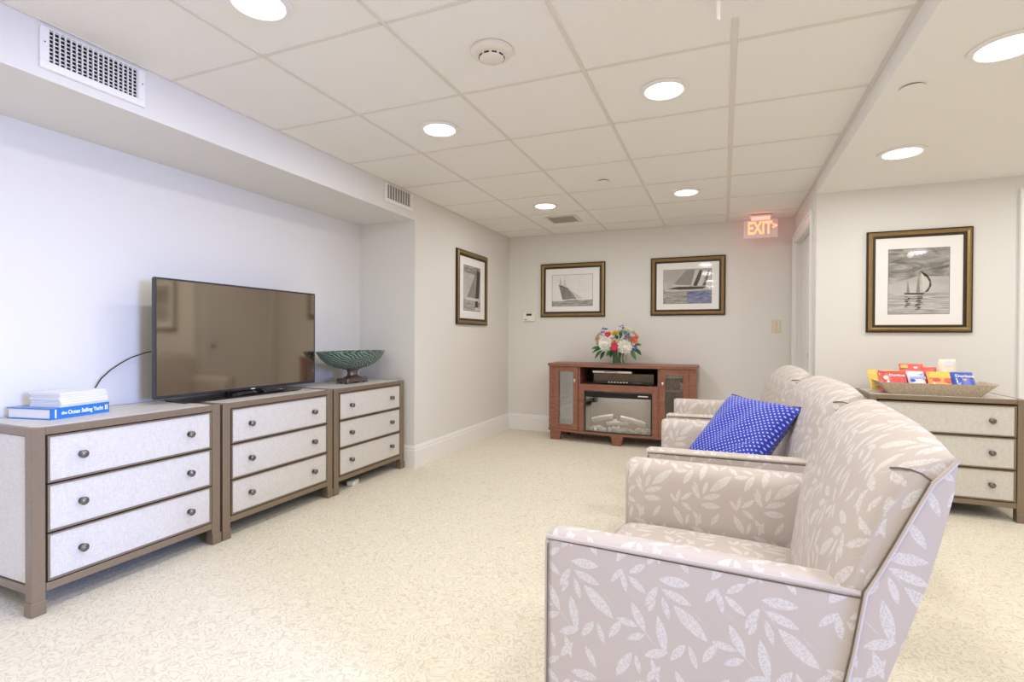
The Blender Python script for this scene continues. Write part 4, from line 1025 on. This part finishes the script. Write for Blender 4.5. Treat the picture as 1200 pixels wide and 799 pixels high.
# ================================================================== ARMCHAIRS
def armchair(label, corner, rz):
    """local: x 0 (front) to .79 (rear), y -.45..+.45; corner = world position of the near front corner (0,-.45)"""
    c, s = math.cos(rz), math.sin(rz)
    ox, oy = corner[0] - (c * 0 - s * -.45), corner[1] - (s * 0 + c * -.45)
    t = thing('armchair', label, 'armchair', (ox, oy, 0), rz, 'leaf patterned armchairs')
    HWD, IN = .45, .335
    xe = lambda z: .582 + (z - .15) * .130
    # seat platform
    B('seat_frame', (.012, -IN - .005, .13), (.60, IN + .005, .285), 'fabric', t, .012, boxuv=True)
    # arms
    for sg in (-1, 1):
        sec = [(.450, .130), (.450, .25), (.450, .40), (.450, .52), (.450, .606), (.447, .614), (.437, .6195), (.420, .622), (.400, .622), (.380, .6175), (.362, .607), (.350, .590), (.343, .565), (.339, .52), (.337, .40), (.337, .13)]
        cy = .395
        rings = []; us = []
        for x, ins in ((0, .016), (.004, .007), (.014, .001), (.022, 0), (.2, 0), (.4, 0), (.55, 0), (1, 0)):
            ring = []
            for y, z in sec:
                yy = y - math.copysign(min(ins, abs(y - cy)), y - cy) if ins else y
                zz = z - (ins if z > .5 else 0)
                ring.append((xe(z) if x == 1 else x, sg * yy, zz))
            rings.append(ring); us.append(.62 if x == 1 else x)
        ar = MB().loft(rings, uvw=us).build('arm', 'fabric', t, sharp=50)
        path = [(.006, sg * .450, .610), (.1, sg * .450, .611), (.3, sg * .450, .612), (.5, sg * .450, .613), (xe(.615) - .008, sg * .450, .614)]
        MB().tube(path, .0055, 8).build('welt', 'piping', ar)
        path = [(.006, sg * .447, .14), (.006, sg * .447, .35), (.006, sg * .447, .595), (.005, sg * .436, .608), (.004, sg * .41, .612), (.004, sg * .375, .605), (.005, sg * .352, .58), (.006, sg * .344, .52), (.006, sg * .340, .30)]
        MB().tube(path, .0050, 8).build('welt', 'piping', ar)
        MB().tube([(p[0] + .004, sg * (.4515 if i < 3 else .4515), p[2]) for i, p in enumerate(path[:3])], .0016, 6).build('seam', 'seam', ar)
        MB().tube([(x, sg * .4505, .6045) for x in (.01, .2, .4, .636)], .0014, 6).build('seam', 'seam', ar)
    # seat cushion
    rings = []; us = []
    nx = 14
    for k in range(nx + 1):
        f = k / nx; x = -.012 + .60 * f
        e = min(1, min(f, 1 - f) * 9); th = .062 * math.sqrt(1 - (1 - e) ** 2 * .75)
        crown = .022 * math.sin(math.pi * min(1, max(0, f))) ** .6 if 0 < f < 1 else 0
        ring = []
        for q in range(28):
            a = 2 * math.pi * q / 28; cc_, ss = math.cos(a), math.sin(a)
            yy = IN * .985 * math.copysign(abs(cc_) ** .22, cc_); zz = th * math.copysign(abs(ss) ** .45, ss)
            ring.append((x, yy, .352 + zz + (crown * (1 - (yy / IN) ** 2) if ss > 0 else 0)))
        rings.append(ring); us.append(x)
    MB().loft(rings, uvw=us).build('seat_cushion', 'fabric', t, sharp=60)
    # back: padded front + top
    prof = [(.535, .30), (.553, .36), (.565, .44), (.578, .54), (.597, .64), (.622, .725), (.646, .785), (.672, .830), (.699, .856), (.726, .871), (.750, .879), (.766, .881), (.773, .873)]
    weld = [(.739, .832), (.719, .787), (.688, .715), (.660, .652), (.643, .618), (.627, .50), (.612, .41), (.600, .30)]
    ring0 = prof + weld
    ys = [-.45, -.4475, -.440, -.425, -.405, -.38, -.30, -.20, -.10, 0, .10, .20, .30, .38, .405, .425, .440, .4475, .45]
    rings = []
    for y in ys:
        tt = abs(y) / HWD; ring = []
        s_ = max(0, (abs(y) - .405) / .045); rd = 1 - math.sqrt(max(0, 1 - s_ * s_))
        cr = .024 * (1 - tt ** 4)
        for i, (x, z) in enumerate(ring0):
            kz = min(1, max(0, (z - .52) / .26)); kz = kz * kz * (3 - 2 * kz)
            xx, zz = x, z + cr * kz
            if i < len(prof):
                bulge = -.018 * (1 - tt ** 3) * min(1, max(0, (.83 - z) / .2)); xx += bulge if z > .35 else 0
                kf = 1 if i < 8 else max(0, (12 - i) / 5)
                xx += .030 * rd * kf; zz -= .010 * rd * min(1, i / 7) * kf
            ring.append((xx, y, zz))
        rings.append(ring)
    # front face narrows to fit between the arms below arm height
    for ring, y in zip(rings, ys):
        for i, p in enumerate(ring):
            if p[2] < .60: ring[i] = (p[0], math.copysign(min(abs(p[1]), .45 - .002), p[1]), p[2])
    uu = [0.0]
    for k in range(1, len(ys)): uu.append(uu[-1] + (Vector(rings[k][5]) - Vector(rings[k - 1][5])).length)
    bk = MB().loft(rings, uvw=uu).build('back_cushion', 'fabric', t, sharp=48)
    # outside back shell
    rear = [(.773, .871), (.769, .82), (.752, .735), (.733, .652), (.703, .55), (.672, .45), (.652, .32), (.640, .13)]
    inner = [(.565, .13), (.588, .25), (.608, .41), (.625, .50), (.643, .618), (.660, .652), (.688, .715), (.719, .787), (.739, .832)]
    ys2 = [-.452, -.445, -.30, -.15, 0, .15, .30, .445, .452]
    rings = []
    for y in ys2:
        tt = min(1, abs(y) / HWD); cr = .024 * (1 - tt ** 4); bl = .012 * (1 - tt ** 2); ring = []
        for i, (x, z) in enumerate(rear + inner):
            kz = min(1, max(0, (z - .52) / .26)); kz = kz * kz * (3 - 2 * kz)
            ring.append((x + (bl if i < len(rear) else 0), y, z + cr * kz))
        rings.append(ring)
    sh = MB().loft(rings, uvw=ys2).build('back_shell', 'fabric', t, sharp=45)
    for sg in (-1, 1):
        e = sg * .4535
        MB().tube([(x, e, z) for x, z in inner] + [(.757, e, .853), (.772, sg * .4505, .8725)], .0040, 8).build('welt', 'piping', sh)
        MB().tube([(x - .0045, e, z + .001) for x, z in inner], .0018, 6).build('seam', 'seam', sh)
        MB().tube([(.739, sg * .4515, .834), (.724, sg * .4500, .846), (.708, sg * .446, .851), (.694, sg * .436, .850), (.682, sg * .422, .846)], .0020, 6).build('seam', 'seam', bk)
        for lx in (.05, .60):
            v = []
            for zz, hw in ((.13, .030), (0, .020)): v += [(lx - hw, sg * .40 - hw, zz), (lx + hw, sg * .40 - hw, zz), (lx + hw, sg * .40 + hw, zz), (lx - hw, sg * .40 + hw, zz)]
            MB().add(v, [(0, 1, 2, 3), (7, 6, 5, 4), (0, 4, 5, 1), (1, 5, 6, 2), (2, 6, 7, 3), (3, 7, 4, 0)]).build('leg', 'leg', t)
    return t
armchair('nearest leaf patterned taupe armchair, seen large in the foreground', (-.394, 1.172), math.radians(-4.0))
armchair('middle leaf patterned armchair with the blue cushion on it', (-.297, 2.208), math.radians(1.6))
armchair('farthest leaf patterned armchair, partly hidden behind the cushioned one', (-.320, 3.270), math.radians(1.6))

# ================================================================== CUSHION
TL = Vector((.045, 2.845, .800)); ea = Vector((.273, -.25, -.02)).normalized(); eb = Vector((-.175, -.20, -.26)); eb = (eb - ea * eb.dot(ea)).normalized(); en = ea.cross(eb).normalized()
if en.y > 0: en = -en
S1, S2 = .385, .46
cen = TL + ea * (S1 / 2) + eb * (S2 / 2)
t = thing('throw_cushion', 'bright blue throw cushion with white dots on the middle armchair', 'cushion', tuple(cen))
n = 22; top = []; bot = []
def cpt(i, j, side):
    u, v = 2 * i / n - 1, 2 * j / n - 1
    px = u * (1 - .07 * (1 - v * v)); py = v * (1 - .07 * (1 - u * u))
    hgt = .075 * ((1 - u ** 4) * (1 - v ** 4)) ** .55
    wr = .006 * math.sin(9 * u + 4 * v) * (1 - u * u) * (1 - v * v) + .012 * math.exp(-((u - .55) ** 2 + (v - .2) ** 2) / .05) * math.sin(14 * (u + v))
    return ea * (px * S1 / 2) + eb * (py * S2 / 2) + en * (side * hgt + (wr if side > 0 else 0))
mb = MB(); vs = []; fs = []; uvs = []
for side in (1, -1):
    o = len(vs); vs += [cpt(i, j, side) for j in range(n + 1) for i in range(n + 1)]
    for j in range(n):
        for i in range(n):
            a = o + j * (n + 1) + i; fs.append((a, a + 1, a + n + 2, a + n + 1))
            uvs.append([(p[0] / n * S1, p[1] / n * S2) for p in ((i, j), (i + 1, j), (i + 1, j + 1), (i, j + 1))])
mb.add(vs, fs, 0, uvs, True); mb.build('cushion_body', 'dots', t, sharp=0, fix=False)
edge = [cpt(i, 0, 0) for i in range(n)] + [cpt(n, j, 0) for j in range(n)] + [cpt(n - i, n, 0) for i in range(n)] + [cpt(0, n - j, 0) for j in range(n)]
MB().tube(edge, .004, 6, closed=True).build('piping', 'bluepipe', t)

# ================================================================== SNACK TRAY
CT = .7312
M['wicker'], _nt, _b = new_mat('tan_woven_wicker')
_tc = _nt.nodes.new('ShaderNodeTexCoord'); _vo = _nt.nodes.new('ShaderNodeTexVoronoi'); _vo.inputs['Scale'].default_value = 170; _nt.links.new(_tc.outputs['Object'], _vo.inputs['Vector'])
_cr = _nt.nodes.new('ShaderNodeValToRGB'); _cr.color_ramp.elements[0].color = (.80, .71, .58, 1); _cr.color_ramp.elements[1].color = (.47, .37, .27, 1); _cr.color_ramp.elements[1].position = .75
_nt.links.new(_vo.outputs['Distance'], _cr.inputs[0]); _nt.links.new(_cr.outputs[0], _b.inputs['Base Color']); _b.inputs['Roughness'].default_value = .7
_bp = _nt.nodes.new('ShaderNodeBump'); _bp.inputs['Strength'].default_value = .5; _bp.inputs['Distance'].default_value = .002; _bp.invert = True
_nt.links.new(_vo.outputs['Distance'], _bp.inputs['Height']); _nt.links.new(_bp.outputs[0], _b.inputs['Normal'])
TRX, TRY = 1.232, 4.105
t = thing('woven_tray', 'rectangular woven tan tray with flared sides full of snack bags', 'tray', (TRX, TRY, CT), math.radians(-1))
# rounded rectangle rings, flaring outward
def rr(hx, hy, z, rad, lift=0.0, n=6):
    pts = []
    for qx, qy, a0 in ((1, 1, 0), (-1, 1, 90), (-1, -1, 180), (1, -1, 270)):
        for k in range(n + 1):
            a = math.radians(a0 + 90 * k / n); x = qx * (hx - rad) + rad * math.cos(a); y = qy * (hy - rad) + rad * math.sin(a)
            pts.append((x, y, z + lift * (abs(x) / hx) ** 6))
    return pts
ob, otp, itp, ib = rr(.235, .095, 0, .015), rr(.308, .140, .062, .02, .020), rr(.302, .134, .062, .02, .020), rr(.231, .091, .007, .013)
MB().loft([ob, otp, itp, ib], smooth=False).build('tray_body', 'wicker', t)
for sx in (-1, 1):
    h = MB()
    h.box((sx * .2785, -.035, .044), (sx * .2945, .035, .052), M4=None); h.build('handle_bar', 'nickel', t)
def foil(name, c, r=.32): M[name] = P(name, c, r, coat=.3, bump=(28, .6)); return name
for nm, c in (('foil_blue', (.07, .13, .58)), ('foil_red', (.74, .10, .10)), ('foil_red2', (.78, .14, .12)), ('foil_orange', (.88, .42, .14)), ('foil_yellow', (.88, .60, .12)), ('foil_white', (.80, .80, .88)), ('foil_cream', (.85, .80, .62)), ('foil_sky', (.35, .45, .78))): foil(nm, c)
def bag(label, c, W, Hh, T, mat, tilt, yaw, decor=()):
    """pillow pack; local x width, z height (base at 0), faces -Y then tilted back"""
    t = thing('snack_bag', label, 'snack bag', c, yaw, 'snack bags in the tray')
    R4 = Matrix.Rotation(-tilt, 4, 'X')
    nx, nz = 10, 12; vs = []; fs = []
    def pt(i, k, sd):
        u, v = 2 * i / nx - 1, k / nz
        e = max(0, 1 - (2 * v - 1) ** 6) * (1 - abs(u) ** 3.5) ** .8
        yy = -sd * T / 2 * e + (.0008 * math.sin(i * 2.2) if v in (0, 1) else 0)
        nar = 1 - .05 * math.sin(math.pi * v)
        return R4 @ Vector((u * W / 2 * nar, yy, v * Hh))
    mb = MB()
    for sd in (1, -1):
        o = len(vs); vs += [pt(i, k, sd) for k in range(nz + 1) for i in range(nx + 1)]
        for k in range(nz):
            for i in range(nx): a = o + k * (nx + 1) + i; fs.append((a, a + 1, a + nx + 2, a + nx + 1))
    mb.add(vs, fs, smooth=True); o = mb.build('bag_body', mat, t, sharp=0)
    for v0, v1 in ((0, .05), (.95, 1.0)):
        cr_ = MB()
        for q in range(9):
            x = -W / 2 + W * (q + .1) / 9
            cr_.box((x, -.0016, v0 * Hh), (x + W / 9 * .45, .0016, v1 * Hh), M4=R4)
        cr_.build('crimp', mat, o)
    off = -T / 2 - .0012
    for kind, a in decor:
        if kind == 'text':
            body, sz, x, z, m_ = a; text_obj('lettering', body, sz, m_, o, R4 @ frame3((x, off, z), (1, 0, 0), (0, 0, 1), (0, -1, 0)), bold=.0007)
        else:
            m_, poly = a
            mb = MB(); vv = [R4 @ Vector((x, off + .0008 - dd, z)) for dd in (0, .0006) for x, z in poly]; k_ = len(poly)
            mb.add(vv, [tuple(range(k_)), tuple(range(2 * k_ - 1, k_ - 1, -1))] + [(i, (i + 1) % k_, (i + 1) % k_ + k_, i + k_) for i in range(k_)]); mb.build('printed_patch', m_, o)
    return t
ell = lambda cx, cz, rx, rz_, k=14: [(cx + rx * math.cos(6.2832 * i / k), cz + rz_ * math.sin(6.2832 * i / k)) for i in range(k)]
zb = CT + .012
tl = math.radians(38)
bag('blue snack bag with white lettering at the right of the tray', (1.413, 4.055, zb), .125, .165, .045, 'foil_blue', tl, math.radians(3),
    [('text', ('Doritos', .030, .004, .118, 'white')), ('patch', ('foil_orange', [(-.014, .098), (.014, .098), (0, .078)])), ('patch', ('foil_sky', [(-.05, .055), (-.02, .075), (-.03, .05)]))])
bag('orange and yellow snack bag next to the blue one', (1.284, 4.050, zb), .128, .165, .045, 'foil_orange', tl, math.radians(-2),
    [('patch', ('foil_yellow', [(-.055, .10), (.055, .10), (.05, .145), (-.05, .145)])), ('patch', ('foil_red', ell(-.02, .085, .022, .014))), ('patch', ('foil_red2', ell(.035, .08, .02, .016)))])
bag('white and pale blue snack bag in the middle of the tray', (1.167, 4.045, zb), .098, .165, .04, 'foil_white', tl, math.radians(2),
    [('patch', ('foil_sky', [(-.04, .09), (.045, .09), (.045, .112), (-.04, .105)])), ('patch', ('foil_blue', ell(-.028, .078, .015, .012))), ('patch', ('foil_sky', [(.0, .125), (.04, .135), (.03, .12)]))])
bag('red snack bag with white lettering at the front left', (1.034, 4.045, zb), .155, .165, .045, 'foil_red', tl, math.radians(-3),
    [('text', ('Doritos', .026, .02, .112, 'white')), ('patch', ('foil_cream', ell(-.042, .092, .014, .016))), ('patch', ('foil_orange', [(-.06, .14), (.06, .145), (.06, .15), (-.06, .148)]))])
bag('yellow snack bag standing behind the red one at the left', (1.000, 4.115, zb), .17, .150, .04, 'foil_yellow', math.radians(30), math.radians(8), [('patch', ('foil_orange', ell(0, .08, .03, .02)))])
bag('upright red snack bag at the back of the tray', (1.150, 4.125, zb), .13, .185, .04, 'foil_red2', math.radians(18), math.radians(-4), [('patch', ('foil_yellow', [(-.06, .150), (-.02, .150), (-.022, .172), (-.058, .172)])), ('patch', ('foil_white', ell(.02, .155, .012, .007)))])
bag('second red snack bag at the back, half hidden', (1.245, 4.145, zb), .11, .165, .035, 'foil_red2', math.radians(18), math.radians(3))
bag('cream and clear popcorn bag, tallest at the back', (1.352, 4.150, zb), .10, .215, .04, 'foil_cream', math.radians(10), math.radians(6), [('patch', ('foil_white', ell(0, .185, .03, .018)))])
